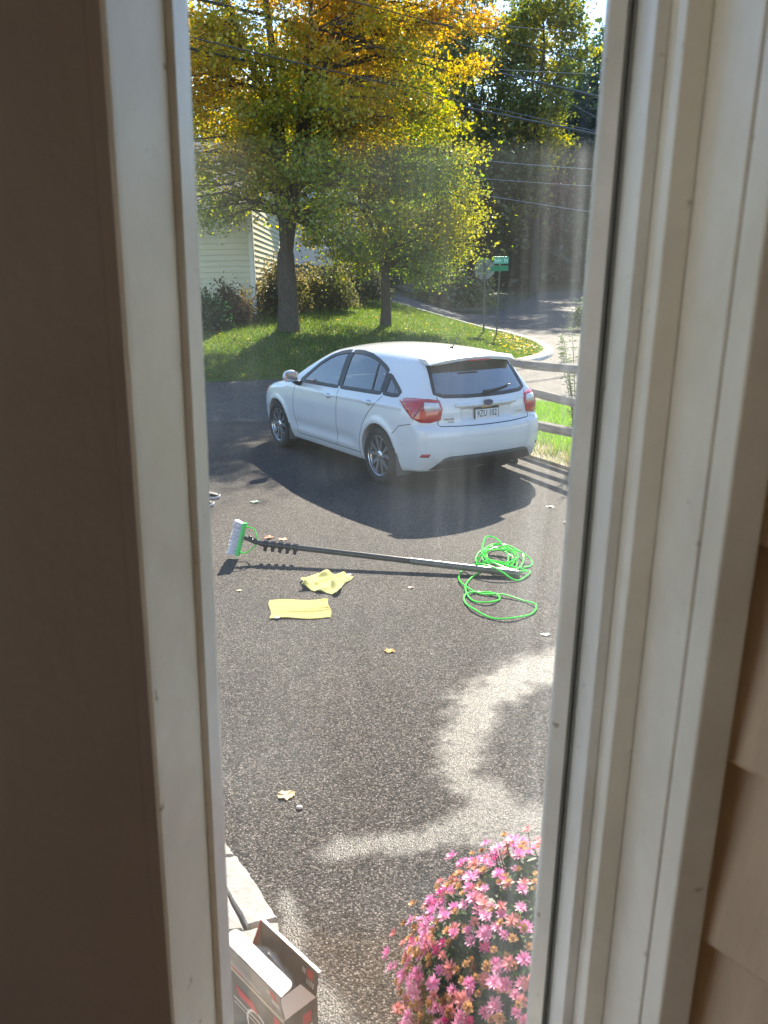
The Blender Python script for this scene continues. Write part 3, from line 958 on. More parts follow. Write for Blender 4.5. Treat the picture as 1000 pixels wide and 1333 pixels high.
Pt = Pt[inpoly(Pt, VERGE)]
dn = np.exp(-((Pt[:, 0] - 1.9 + 0.41 * (Pt[:, 1] - 9.7)) / 0.5) ** 2)   # thin near the fence
keep = rng.random(len(Pt)) > 0.72 * dn
Pt = Pt[keep]; dn = dn[keep]
lush = pal(rng, len(Pt), [(.12, .26, .02), (.17, .32, .03), (.22, .34, .05)], [2, 3, 2])
dry = pal(rng, len(Pt), [(.22, .22, .07), (.30, .25, .12), (.14, .18, .05)], [2, 2, 2])
cl = jitter(np.where((rng.random(len(Pt)) < dn * 1.2)[:, None], dry, lush), rng)
blades('verge_grass', 'bright green grass and dry tufts along the fence', np.column_stack([Pt, np.full(len(Pt), 0.03)]), 0.10, 0.006, cl, rng)

# fallen leaves on the lawn: nobody could count them
rng = np.random.default_rng(12)
Pt = np.stack([rng.uniform(-8, 5.0, 330), 19.2 + 17 * rng.random(330)], 1)
Pt = Pt[inpoly(Pt, EDGE_S)]
edge = np.stack([rng.normal(4.45, 0.35, 260), rng.uniform(22.5, 30, 260)], 1); edge = edge[inpoly(edge, EDGE_S)]
Pt = np.concatenate([Pt, edge])
o = leaf_obj('fallen_leaves', np.column_stack([Pt, gz(Pt[:, 0], Pt[:, 1]) + 0.12]), 0.095, jitter(pal(rng, len(Pt), [(.6, .42, .05), (.5, .3, .06), (.62, .5, .2)], [3, 2, 2]), rng), m_leaf, None, rng, 2.0)
tag(o, 'yellow fallen leaves strewn over the lawn', 'leaves', kind='stuff')

# ------------------------------------------------------------------ cream house on the left
m_siding = M('cream_siding', (0.62, 0.58, 0.43), 0.6, var=0.06, vscale=2, stretch=(0.3, 0.3, 3))
m_htrim = M('house_trim', (0.74, 0.73, 0.68), 0.5, var=0.05)
m_roof = M('grey_roof_shingles', (0.16, 0.165, 0.17), 0.85, var=0.3, vscale=12, bump=0.4, bscale=30)
m_brick = M('chimney_brick', (0.12, 0.09, 0.085), 0.85, var=0.3, vscale=10, bump=0.4)
m_dkglass = M('house_window_glass', (0.03, 0.035, 0.04), 0.08, var=0.3)
HX, HY, HZ = -4.42, 29.0, 1.05
house = empty('house', (HX, HY, HZ))
tag(house, 'cream clapboard house partly hidden behind the golden maple', 'house')
W, D, EH = 9.0, 8.0, 3.9
sd = MB()
zz = 0.0
while zz < EH:                     # lapped boards, too fine at this distance to be separate objects
    sd.add([(-W, 0.0, zz + .19), (0, 0.0, zz + .19), (0, -0.04, zz), (-W, -0.04, zz), (-W, 0, zz), (0, 0, zz)], [(0, 1, 2, 3), (3, 2, 5, 4)])
    sd.add([(0, 0, zz + .19), (0, D, zz + .19), (0.04, D, zz), (0.04, 0, zz), (0, 0, zz), (0, D, zz)], [(0, 1, 2, 3), (3, 2, 5, 4)])
    zz += 0.19
o = sd.build('siding', m_siding, house)
o['kind'] = 'stuff'
MB().box(-W + .01, -.01, .01, D, -0.6, EH).build('wall', m_siding, house)
MB().box(-W, 0, 0.002, D, -0.6, -0.01).build('foundation', m_conc, house)
for (x0, x1, y0, y1) in ((-0.10, 0.055, -0.06, -0.041), (0.041, 0.06, -0.06, 0.10)):
    MB().box(x0, x1, y0, y1, 0, EH).build('corner_board', m_htrim, house)
ds = MB().box(-2.12, -2.02, -0.09, -0.03, 0.1, EH - 0.1)
ds.build('downspout', m_htrim, house)
rf = MB()
rf.prism([(-0.45, EH - 0.15), (D / 2, EH + 2.5), (D + 0.45, EH - 0.15), (D + .45, EH - 0.02), (D / 2, EH + 2.65), (-0.45, EH - 0.02)], -W - .4, .4)
rf.xf(Matrix(((0, 0, 1, 0), (1, 0, 0, 0), (0, 1, 0, 0), (0, 0, 0, 1))))
roof = rf.build('roof', m_roof, house)
for gx_ in (-.15, -W):
    MB().prism([(0, EH), (D, EH), (D / 2, EH + 2.5)], gx_, gx_ + .15).xf(Matrix(((0, 0, 1, 0), (1, 0, 0, 0), (0, 1, 0, 0), (0, 0, 0, 1)))).build('gable', m_siding, house)
MB().box(-4.15, -3.35, 1.2, 2.0, EH - 0.2, EH + 2.9).box(-4.22, -3.28, 1.13, 2.07, EH + 2.9, EH + 3.05).build('chimney', m_brick, roof)
MB().box(-W - .4, 0.4, -0.56, -0.46, EH - 0.2, EH - 0.07).build('gutter', m_htrim, house)
for wx in (-3.6, -6.4):
    f = MB().box(wx - .55, wx + .55, -0.06, -0.027, 1.3, 1.38).box(wx - .55, wx + .55, -0.06, -0.027, 2.62, 2.7).box(wx - .55, wx - .47, -0.06, -0.027, 1.38, 2.62).box(wx + .47, wx + .55, -0.06, -0.027, 1.38, 2.62).box(wx - .47, wx + .47, -0.05, -0.027, 1.98, 2.02).build('window', m_htrim, house)
    MB().box(wx - .47, wx + .47, -0.040, -0.028, 1.38, 1.98).build('pane', m_dkglass, f)
    MB().box(wx - .47, wx + .47, -0.040, -0.028, 2.02, 2.62).build('pane', m_dkglass, f)
# pale outbuilding glimpsed through the maple
shed = empty('outbuilding', at(-4.2, 47, -0.3))
tag(shed, 'pale grey building glimpsed behind the golden maple', 'building')
MB().box(-3.0, 3.0, 0, 5, 0, 3.6).build('wall', M('pale_siding', (0.6, 0.6, 0.6), .7), shed)
rf = MB().prism([(-0.4, 3.5), (2.5, 5.4), (5.4, 3.5), (5.4, 3.62), (2.5, 5.55), (-0.4, 3.62)], -3.3, 3.3)
rf.xf(Matrix(((0, 0, 1, 0), (1, 0, 0, 0), (0, 1, 0, 0), (0, 0, 0, 1))))
rf.build('roof', M('pale_roof', (0.42, 0.44, 0.48), .6), shed)

# ------------------------------------------------------------------ signs at the corner
m_galv = M('shade_dappled_steel', (0.20, 0.205, 0.20), 0.55, metal=0.5, var=0.6, vscale=7)  # dark tone and blotches stand in for dappled shade on the sign back
m_post = M('sign_post', (0.09, 0.10, 0.085), 0.6, metal=0.3, var=0.2)
m_sgreen = M('sign_green', (0.01, 0.33, 0.22), 0.35, var=0.05)
m_sltr = M('sign_letters', (0.45, 0.80, 0.72), 0.4, var=0.05)
st_ = empty('round_sign', at(3.70, 29.6, 0.07), R(8))
tag(st_, 'shade-dappled octagonal sign seen from its bare metal back', 'sign')
MB().box(-0.03, 0.03, -0.02, 0.02, -0.3, 2.5).build('post', m_post, st_)
oc = [(0.36 / math.cos(R(22.5)) * math.cos(R(22.5 + 45 * k)), 0.36 / math.cos(R(22.5)) * math.sin(R(22.5 + 45 * k))) for k in range(8)]
pl = MB().prism(oc, 0.022, 0.026)
pl.xf(Matrix(((1, 0, 0, 0), (0, 0, 1, 0), (0, 1, 0, 2.22), (0, 0, 0, 1))))
o = pl.build('sign_plate', m_galv, st_); o['label'] = 'bare grey metal back of the octagon'
for bz in (2.02, 2.42): MB().ball((0, -0.024, bz), (.012, .006, .012), 8, 6).build('bolt', m_galv, st_)
sn = empty('street_name_sign', at(4.05, 28.8, -0.16), R(-4))
tag(sn, 'green street name sign with two crossed blades on a thin post', 'sign')
MB().tube([(0, 0, -0.3), (0.02, 0, 1.2), (0.06, 0, 2.42)], 0.027, 8).build('post', m_post, sn, True)
MB().box(-0.16, 0.36, -0.006, 0.006, 2.66, 2.90, .003).build('sign_blade', m_sgreen, sn)
b2 = MB().box(-0.30, 0.42, -0.006, 0.006, 2.42, 2.60, .003).xf(Matrix.Rotation(R(-38), 4, 'Z')).build('sign_blade', m_sgreen, sn)
MB().box(0.02, 0.10, -.02, .02, 2.40, 2.45).build('bracket', m_galv, sn)
MB().box(0.03, 0.09, -.012, .012, 2.60, 2.66).build('bracket', m_galv, sn)
lt = MB()
for k, (dx, w, h) in enumerate([(-.13, .055, .13), (-.06, .05, .10), (.0, .05, .13), (.065, .05, .10), (.21, .06, .13), (.29, .045, .10)]):
    lt.box(dx, dx + w * .3, -.0085, -.0065, 2.71, 2.71 + h); lt.box(dx + w * .7, dx + w, -.0085, -.0065, 2.71, 2.71 + h * .9); lt.box(dx + w * .3, dx + w * .7, -.0085, -.0065, 2.71 + h * .45, 2.71 + h * .65)
lt.build('lettering', m_sltr, sn)['kind'] = 'stuff'

# ------------------------------------------------------------------ split rail fence
m_rail = M('weathered_wood', (0.20, 0.19, 0.175), 0.9, var=0.35, vscale=4, bump=0.6, bscale=20, stretch=(1, 1, 8))
fence = empty('rail_fence', (2.5, 8.75, 0.035))
tag(fence, 'weathered grey split rail fence beside the white car', 'fence')
fd = Vector((0.383, -0.924, 0)).normalized()
rs = random.Random(3)
posts = [-2.45, 0.0, 2.45]
for t in posts:
    p = fd * t
    mb = MB(); 
    mb.tube([p + Vector((0, 0, -.2)), p + Vector((0.01, 0, .6)), p + Vector((0, .01, 1.15)), p + Vector((0, .01, 1.19))], [.075, .07, .068, .045], 8)
    mb.build('post', m_rail, fence)
for t0, t1 in zip(posts[:-1], posts[1:]):
    for hz in (0.36, 0.74, 1.10):
        a = fd * (t0 - .06); b = fd * (t1 + .06)
        n = Vector((-fd.y, fd.x, 0))
        vv = []; ff = []
        for i in range(9):
            s = i / 8
            c = a.lerp(b, s) + Vector((0, 0, hz + 0.015 * math.sin(s * 5 + hz * 9)))
            k = 1 - 0.45 * abs(2 * s - 1) ** 6
            for (u, w) in ((-.040, -.018), (-.018, -.056), (.032, -.048), (.043, .009), (.011, .058), (-.027, .043)):
                vv.append(c + n * u * k * rs.uniform(.9, 1.1) + Vector((0, 0, w * k * rs.uniform(.9, 1.1))))
        for i in range(8):
            for j in range(6):
                j2 = (j + 1) % 6
                ff.append((i * 6 + j, i * 6 + j2, i * 6 + 6 + j2, i * 6 + 6 + j))
        ff += [(5, 4, 3, 2, 1, 0), tuple(48 + j for j in range(6))]
        obj('rail', vv, ff, m_rail, fence)

# ------------------------------------------------------------------ overhead wires and their poles
m_wire = M('black_cable', (0.05, 0.05, 0.05), 0.3, var=0.2)
m_wire2 = M('bare_aluminium_wire', (0.55, 0.56, 0.58), 0.35, metal=0.8, var=0.1)
m_pole = M('utility_pole_wood', (0.10, 0.075, 0.055), 0.9, var=0.3, bump=0.5, bscale=14, stretch=(4, 4, 1))
POLE_L, POLE_R = Vector((-16.0, 11.4, 0)), Vector((24.0, 45.5, 0))
def utility_pole(p, label, h=9.6):
    r = empty('utility_pole', (p.x, p.y, float(gz(p.x, p.y)) - .05)); tag(r, label, 'pole')
    MB().tube([(0, 0, -.3), (0, 0, 6), (0, 0, h)], [.17, .145, .11], 10).build('shaft', m_pole, r, True)
    MB().box(-.06, .06, -1.2, 1.2, h - .8, h - .66).build('crossarm', m_pole, r)
utility_pole(POLE_L, 'wooden utility pole left of the driveway')
utility_pole(POLE_R, 'wooden utility pole right of the street corner')
def wire(label, a, b, r, mat, x0, x1, sag=0.25):
    a = Vector(a); b = Vector(b); d = (b - a) / (b.x - a.x)
    A = a + d * (x0 - a.x); B = a + d * (x1 - a.x)
    pts = [A.lerp(B, i / 40) + Vector((0, 0, sag * (4 * (i / 40 - .45) ** 2))) for i in range(41)]
    o = MB().tube(pts, r, 6).build('overhead_wire', mat, None, True)
    tag(o, label, 'wire', 'overhead wires crossing the view')
wire('upper thick black cable slanting across the golden maple', (-4.2, 21.5, 8.75), (8.0, 31.9, 8.72), .036, m_wire, -16, 24)
wire('lower thick black cable slanting across the golden maple', (-4.73, 21.5, 7.75), (8.5, 33.5, 7.72), .036, m_wire, -16, 24)
wire('thin topmost wire slanting down from the top of the view', (-0.75, 22.0, 8.87), (6.4, 27.6, 8.85), .015, m_wire, -16, 24)
wire('thin wire just above the lower thick cable on the right', (2.3, 24.8, 7.2), (7.55, 29.9, 7.2), .015, m_wire, -16, 24)
wire('thin wire crossing the olive oak below the topmost wire', (1.5, 25.0, 9.15), (4.1, 28.6, 8.95), .009, m_wire, -10, 20)
wire('pale bright wire in front of the dark trees, topmost at right edge', (8.2, 46, 14.8), (11.4, 46, 14.6), .014, m_wire2, 5, 26)
wire('pale bright wire in front of the evergreen crown', (9.3, 46, 12.8), (11.3, 46, 12.74), .014, m_wire2, 5, 26)
wire('pale bright wire at the foot of the evergreen, upper of the low ones', (8.06, 45, 8.2), (11.55, 45, 8.0), .016, m_wire2, 5, 26)
wire('pale bright wire over the dark shade, middle of the low ones', (8.09, 45, 7.35), (11.6, 45, 7.18), .014, m_wire2, 5, 26)
wire('pale bright wire over the dark shade, lowest and most slanted', (7.71, 45, 6.38), (11.68, 45, 5.86), .016, m_wire2, 5, 26)

# ------------------------------------------------------------------ stone slab walk by the house
m_slab = M('pale_stone_slab', (0.31, 0.30, 0.285), 0.85, var=0.18, vscale=9, bump=0.5, bscale=45)
walk = MB().prism([(-1.6, 1.0), (-0.37, 1.0), (-0.352, 2.10), (-0.40, 2.24), (-0.49, 2.39), (-0.60, 2.565), (-0.78, 2.78), (-1.6, 2.9)], 0.004, 0.012).build('walkway', M('sand_joint', (0.12, 0.115, 0.10), .9))
tag(walk, kind='structure')
def slab(poly, h):
    bm = bmesh.new()
    n = len(poly)
    P2 = []
    for i in range(n):
        a = Vector((*poly[i], 0)); b = Vector((*poly[(i + 1) % n], 0))
        for k in range(4):
            q = a.lerp(b, k / 4)
            P2.append((q.x + random.uniform(-.003, .003), q.y + random.uniform(-.003, .003)))
    vs = [bm.verts.new((x, y, h)) for x, y in P2]
    f = bm.faces.new(vs); bm.normal_update()
    if f.normal.z < 0: f.normal_flip()
    r = bmesh.ops.extrude_face_region(bm, geom=[f])
    for v in r['geom']:
        if isinstance(v, bmesh.types.BMVert): v.co.z -= h - 0.006
    top = [e for e in bm.edges if all(abs(v.co.z - h) < 1e-6 for v in e.verts)]
    bmesh.ops.bevel(bm, geom=top, offset=0.005, segments=1, affect='EDGES')
    MB().bm(bm).build('slab', m_slab, walk)
slab([(-0.62, 2.535), (-0.575, 2.535), (-0.60, 2.57), (-0.66, 2.655), (-0.78, 2.78), (-1.0, 2.80), (-1.0, 2.50)], .030)
slab([(-0.565, 2.525), (-0.615, 2.52), (-0.70, 2.515), (-0.60, 2.405), (-0.47, 2.185), (-0.375, 2.215), (-0.405, 2.265), (-0.485, 2.395), (-0.535, 2.475)], .033)
slab([(-0.705, 2.510), (-0.99, 2.49), (-0.99, 2.14), (-0.479, 2.168), (-0.606, 2.400)], .032)
slab([(-0.46, 2.172), (-0.372, 2.20), (-0.352, 2.12), (-0.36, 1.60), (-0.66, 1.60), (-0.66, 2.14)], .031)
slab([(-0.67, 2.13), (-0.99, 2.12), (-0.99, 1.60), (-0.67, 1.60)], .033)
slab([(-0.36, 1.59), (-0.37, 1.02), (-0.80, 1.02), (-0.80, 1.59)], .030)
slab([(-0.81, 1.59), (-1.2, 1.59), (-1.2, 1.02), (-0.81, 1.02)], .032)

# ------------------------------------------------------------------ open cardboard box
m_card = M('white_card_inside', (0.80, 0.80, 0.82), 0.55, var=0.04)
m_edge = M('raw_card_edge', (0.58, 0.56, 0.46), 0.8, var=0.1)
m_print = M('dark_grey_print', (0.085, 0.08, 0.078), 0.4, var=0.35, vscale=14)
m_printg = M('mid_grey_print', (0.24, 0.235, 0.23), 0.4, var=0.2, vscale=20)
m_red = M('red_print', (0.55, 0.02, 0.03), 0.4, var=0.15)
m_wprint = M('white_print', (0.78, 0.78, 0.78), 0.4, var=0.05)
m_gprint = M('green_print', (0.05, 0.35, 0.10), 0.4)
m_blackp = M('black_plastic', (0.012, 0.014, 0.02), 0.22, var=0.3)
A = Vector((-0.274, 1.624, 0)); AB = Vector((0.726, 0.688, 0)).normalized(); AL = Vector((-0.688, 0.726, 0)).normalized()
# local frame: x along AL (length), y from left side to right side, z up
bxo = empty('cardboard_box', (A.x, A.y, 0.035)); tag(bxo, 'open dark printed cardboard box with white flaps on the stone slabs', 'box')
bxo.matrix_world = Matrix(((AL.x, AB.x, 0, A.x), (AL.y, AB.y, 0, A.y), (0, 0, -1 * -1, 0.035), (0, 0, 0, 1)))
BL, BW, BH, th = 0.262, 0.108, 0.215, 0.003
MB().box(0, BL, 0, th, 0, BH).build('side_panel', m_print, bxo)
MB().box(0, BL, BW - th, BW, 0, BH).build('side_panel', m_print, bxo)
MB().box(0, th, th + .0005, BW - th - .0005, 0, BH).build('end_panel', m_print, bxo)
MB().box(BL - th, BL, th + .0005, BW - th - .0005, 0, BH).build('end_panel', m_print, bxo)
MB().box(th, BL - th, th, BW - th, 0, .004).build('bottom_panel', m_card, bxo)
MB().box(th + .0005, BL - th - .0005, th, th + .001, .005, BH).box(th + .0005, BL - th - .0005, BW - th - .001, BW - th, .005, BH).build('lining', m_print, bxo)
def rotx(ang, py, pz):
    return Matrix.Translation((0, py, pz)) @ Matrix.Rotation(ang, 4, 'X') @ Matrix.Translation((0, -py, -pz))
# left lid flap: upright, with a rounded white tuck lip folded in
fl = MB().box(0.002, BL - .002, 0, .002, BH + .001, BH + .082).xf(rotx(R(6), 0, BH)).build('lid_flap', m_printg, bxo)
def rrect(x0, x1, y0, y1, r, n=6):
    P = []
    for cx, cy, a0 in ((x1 - r, y1 - r, 0), (x0 + r, y1 - r, 90), ):
        P += [(cx + r * math.cos(R(a0 + 90 * i / n)), cy + r * math.sin(R(a0 + 90 * i / n))) for i in range(n + 1)]
    return P + [(x0, y0), (x1, y0)]
MB().prism(rrect(-.002, BL + .004, -.006, .038, .018), BH + .083, BH + .0855).xf(rotx(R(12), 0, BH + .083)).build('tuck_lip', m_card, bxo)
MB().box(0.0, BL, -.0022, -.0002, BH - .006, BH + .004).build('crease', m_edge, bxo)
# right flap: upright, printed, with white edge
MB().box(0.002, BL - .002, BW - .002, BW + .0005, BH + .001, BH + .070).xf(rotx(R(-9), BW, BH)).build('lid_flap', m_print, bxo)
MB().box(0.0, BL, BW - .003, BW + .006, BH + .070, BH + .0725).xf(rotx(R(-9), BW, BH)).build('flap_edge', m_card, bxo)
MB().add([(BL - .002, BW, BH), (BL - .002, BW - .03, BH + .002), (BL, BW + .008, BH + .07), (BL - .004, BW, BH), (BL - .004, BW - .03, BH + .002), (BL - .002, BW + .008, BH + .07)], [(0, 1, 2), (5, 4, 3), (0, 3, 4, 1), (1, 4, 5, 2), (2, 5, 3, 0)]).build('dust_flap', m_red, bxo)
# near end dust flap, white side up
MB().add([(0, .004, BH + .001), (0, BW - .004, BH + .001), (.030, BW - .030, BH + .040), (.030, .012, BH + .040), (0, .004, BH - .0005), (0, BW - .004, BH - .0005), (.031, BW - .030, BH + .0385), (.031, .012, BH + .0385)],
         [(0, 1, 2, 3), (7, 6, 5, 4), (1, 5, 6, 2), (2, 6, 7, 3), (3, 7, 4, 0)]).build('dust_flap', m_card, bxo)
# print: red tags and small white marks
def decal(name, quads, mat):
    mb = MB()
    for q in quads: mb.add(q, [tuple(range(len(q)))])
    o = mb.build(name, mat, bxo)
    if len(quads) > 1: o['kind'] = 'stuff'
    return o
rot6 = rotx(R(6), 0, BH)
def onleft(x0, x1, z0, z1, up=False, y=-.0008, sk=0.0):
    q = [(x0, y, z0), (x1, y, z0), (x1 + sk, y, z1), (x0 + sk, y, z1)]
    return [tuple(rot6 @ Vector(p)) for p in q] if up else q
decal('red_tag', [onleft(.018, .042, BH + .050, BH + .074, True, sk=.006)], m_red)
decal('lettering', [onleft(.012 + k * .0085, .017 + k * .0085, BH + .030, BH + .046, True) for k in range(4)] + [onleft(.048 + k * .008, .052 + k * .008, BH + .052, BH + .066, True) for k in range(2)], m_wprint)
decal('green_mark', [onleft(.044, .047, BH + .044, BH + .052, True)], m_gprint)
decal('stripe', [onleft(.10, .26, BH + .012, BH + .017, True), onleft(.12, .26, BH + .024, BH + .027, True), onleft(.15, .26, BH + .034, BH + .036, True)], m_wprint)
decal('red_stripe', [onleft(.19, .262, BH + .002, BH + .010, True)], m_red)
decal('red_frame', [onleft(.12, .21, BH - .075, BH - .050, False, -.0008, .02), onleft(.02, .045, BH - .05, BH - .015)], m_red)
wheel = [(.125 + .055 * math.cos(a), -.0006, BH - .125 + .055 * math.sin(a)) for a in np.linspace(0, 2 * math.pi, 20, endpoint=False)]
ring = []
for i in range(20):
    a, b = wheel[i], wheel[(i + 1) % 20]
    ia = (.125 + (a[0] - .125) * .86, -.0006, BH - .125 + (a[2] - BH + .125) * .86); ib = (.125 + (b[0] - .125) * .86, -.0006, BH - .125 + (b[2] - BH + .125) * .86)
    ring.append([a, b, ib, ia])
decal('printed_ring', ring + [onleft(.06, .24, BH - .10, BH - .095, False, -.0007), onleft(.05, .24, BH - .115, BH - .112, False, -.0007)], m_wprint)
decal('red_tag', [[(-.0008, .058, BH - .062), (-.0008, .085, BH - .062), (-.0008, .088, BH - .025), (-.0008, .058, BH - .025)]], m_red)
decal('lettering', [[(-.0008, .056 + k * .009, BH - .085), (-.0008, .061 + k * .009, BH - .085), (-.0008, .061 + k * .009, BH - .069), (-.0008, .056 + k * .009, BH - .069)] for k in range(4)], m_wprint)
rm9 = rotx(R(-9), BW, BH)
def onright(x0, x1, z0, z1):
    y = BW - .0028
    return [tuple(rm9 @ Vector(p)) for p in ((x0, y, z0), (x0, y, z1), (x1, y, z1), (x1, y, z0))]
decal('red_tag', [onright(.020, .046, BH + .032, BH + .058)], m_red)
decal('lettering', [onright(.014 + k * .0085, .019 + k * .0085, BH + .012, BH + .028) for k in range(4)] + [onright(.052 + k * .008, .056 + k * .008, BH + .034, BH + .050) for k in range(2)], m_wprint)
# dark moulded thing lying inside the box: a separate object
bag = MB().ball((0, 0, 0), (.122, .043, .085), 20, 12)
bag.v = [(x, y * (1 + .12 * math.sin(x * 60)), z * (1 + .06 * math.sin(x * 45 + 1))) for x, y, z in bag.v]
o = bag.build('plastic_tool', m_blackp, None, True)
o.matrix_world = bxo.matrix_world @ Matrix.Translation((BL * .53, BW * .5, .205))
tag(o, 'black shiny plastic thing lying inside the open cardboard box', 'tool')

# ------------------------------------------------------------------ chrysanthemum bush
mums = empty('chrysanthemum_bush', (0.44, 1.74, 0.0))
tag(mums, 'round bush of pink and faded chrysanthemum flowers by the window', 'flower bush')
MC, MR = np.array((0, 0, 0.20)), np.array((0.415, 0.415, 0.37))
rng = np.random.default_rng(31)
m_petal = leafmat('petal', 0.35, 0.04)
m_mleaf = leafmat('mum_leaf', 0.3, 0.03)
def flower_mesh(name, seed, cin, cout, n_layers=((10, 1.0, .12), (8, .84, .5), (6, .6, .95)), droop=0.0):
    r = np.random.default_rng(seed)
    V = []; T = []; Cc = []
    for n, ln, el in n_layers:
        for k in range(n):
            a = 2 * math.pi * (k + r.random() * .6) / n
            e = el + r.normal() * .15 - droop
            d = np.array((math.cos(a) * math.cos(e), math.sin(a) * math.cos(e), math.sin(e)))
            s = np.array((-math.sin(a), math.cos(a), 0))
            L = ln * r.uniform(.85, 1.15)
            n0 = len(V)
            V += [d * .08, d * L * .62 + s * .16 + np.array((0, 0, .05)), d * L + np.array((0, 0, .10 * L)), d * L * .62 - s * .16 + np.array((0, 0, .05))]
            T += [(n0, n0 + 1, n0 + 2), (n0, n0 + 2, n0 + 3)]
            c0 = np.array(cin) * r.uniform(.85, 1.15); c1 = np.array(cout) * r.uniform(.8, 1.2)
            Cc += [c0, (c0 + c1) / 2, c1, (c0 + c1) / 2]
    o = obj_np(name, np.array(V), np.array(T), m_petal, None, np.clip(np.array(Cc), 0, 1))
    me = o.data
    bpy.data.objects.remove(o)
    return me
SH = ((10, .78, .55), (8, .72, .9), (6, .6, 1.25))
FL = [flower_mesh('pink_flower', 1, (.72, .22, .48), (.80, .36, .64)), flower_mesh('pink_flower_b', 2, (.76, .30, .52), (.84, .46, .70)),
      flower_mesh('magenta_flower', 3, (.62, .06, .26), (.70, .12, .38)), flower_mesh('blush_flower', 4, (.62, .26, .22), (.74, .34, .40), droop=.1),
      flower_mesh('faded_flower', 5, (.52, .30, .13), (.64, .42, .22), SH), flower_mesh('brown_flower', 6, (.30, .15, .06), (.42, .24, .11), SH)]
WGT = np.array([4.2, 4.4, 1.2, 3.0, 5.0, 2.2]); WGT = WGT / WGT.sum()
pts = []
tries = 0
while len(pts) < 298 and tries < 60000:
    tries += 1
    d = rng.normal(size=3); d /= np.linalg.norm(d)
    if d[2] < -0.35 or d[1] > .78 or d[0] > .85: continue
    lump = 1 + .06 * math.sin(d[0] * 9 + 1) * math.cos(d[1] * 8) + .035 * rng.normal()
    p = MC + d * MR * lump
    if p[2] < .05: continue
    if all(np.linalg.norm(p - q[0]) > .034 for q in pts): pts.append((p, d))
stm = MB()
for p, d in pts:
    k = rng.choice(6, p=WGT)
    s = float(rng.uniform(.019, .026)) * (0.9 if k >= 4 else 1)
    dirn = Vector(d * (1, 1, .8) + rng.normal(size=3) * .25 + np.array((0, 0, .45))).normalized()
    f = bpy.data.objects.new('flower', FL[k])
    COL.objects.link(f)
    f.parent = mums
    f.location = p
    q = dirn.to_track_quat('Z', 'Y').to_matrix().to_4x4()
    f.rotation_euler = (q @ Matrix.Rotation(rng.uniform(0, 6.28), 4, 'Z')).to_euler()
    f.scale = (s, s, s)
    c = Vector(MC * (1, 1, .3)); a = Vector(p)
    stm.tube([a - dirn * .004, a.lerp(c, .25) - dirn * .01, a.lerp(c, .8)], [.0015, .002, .003], 4, cap=False)
# smaller blooms between the countable ones, joined into one part
VV = []; TT = []; CC = []; nv = 0
for _ in range(1500):
    d = rng.normal(size=3); d /= np.linalg.norm(d)
    if d[2] < -.3: continue
    p = MC + d * MR * rng.uniform(.92, 1.02)
    if p[2] < .05: continue
    me = FL[rng.choice(6, p=WGT)]
    co = np.empty(len(me.vertices) * 3, np.float32); me.vertices.foreach_get('co', co); co = co.reshape(-1, 3)
    cl = np.empty(len(me.vertices) * 4, np.float32); me.attributes['col'].data.foreach_get('color', cl)
    ti = np.empty(len(me.polygons) * 3, np.int32); me.polygons.foreach_get('vertices', ti)
    q = Vector(d + np.array((0, 0, .4))).to_track_quat('Z', 'Y').to_matrix()
    VV.append(co @ np.array(q).T * rng.uniform(.015, .021) + p); TT.append(ti.reshape(-1, 3) + nv); CC.append(cl.reshape(-1, 4)[:, :3]); nv += len(co)
obj_np('small_flowers', np.concatenate(VV), np.concatenate(TT), m_petal, mums, np.concatenate(CC))['kind'] = 'stuff'
stm.build('stems', M('mum_stem', (.06, .09, .03), .8), mums)
N = 9000
d = rng.normal(size=(N, 3)); d /= np.linalg.norm(d, axis=1, keepdims=True); d = d[d[:, 2] > -.4]
L = MC + d * MR * (rng.random((len(d), 1)) ** .45 * .93)
L = L[L[:, 2] > .01]
leaf_obj('foliage', L, .034, jitter(pal(rng, len(L), [(.03, .07, .018), (.05, .10, .025), (.07, .11, .04)], [3, 3, 1]), rng, .3), m_mleaf, mums, rng, .3, .6)['kind'] = 'stuff'

# ------------------------------------------------------------------ water fed brush pole with hose
m_green = M('bright_green_plastic', (0.02, 0.62, 0.12), 0.3, var=0.06)
m_hose = M('green_hose', (0.06, 0.85, 0.05), 0.22, var=0.05, spec=0.6)
m_carbon = M('carbon_pole', (0.035, 0.038, 0.035), 0.28, var=0.25, vscale=30)
m_alu = M('worn_grey_pole', (0.16, 0.165, 0.15), 0.30, metal=0.35, var=0.2, vscale=20)
m_brist = M('white_bristle', (0.78, 0.78, 0.84), 0.6, var=0.08)
brush = empty('brush_pole', (-1.10, 6.10, 0.0)); tag(brush, 'long black water fed pole with green and white brush head on the driveway', 'brush')
def bp(name, mb, mat, smooth=True, parent=None):
    o = mb.build(name, mat, parent or brush, smooth)
    if parent is None:
        o.location = (1.10, -6.10, 0)
    return o
PA, PB = Vector((-0.985, 6.045, .135)), Vector((0.985, 5.55, .028))
pd = (PB - PA).normalized()
bp('pole', MB().tube([PA, PA.lerp(PB, .62)], .0235, 14), m_carbon)
bp('pole_section', MB().tube([PA.lerp(PB, .60), PB], .0265, 14), m_alu)
bp('end_cap', MB().tube([PB, PB + pd * .012], [.028, .020], 14), m_alu)
side = Vector((0, 0, 1)).cross(pd).normalized()
upv = pd.cross(side).normalized()
if upv.z < 0: upv = -upv
for k in range(5):
    c = PA + pd * (.05 + k * .062)
    mb = MB().tube([c - pd * .017, c + pd * .017], .031, 12)
    mb.tube([c - upv * .018, c - upv * .056 - pd * .012], [.013, .015], 8)
    bp('clamp', mb, m_blackp)
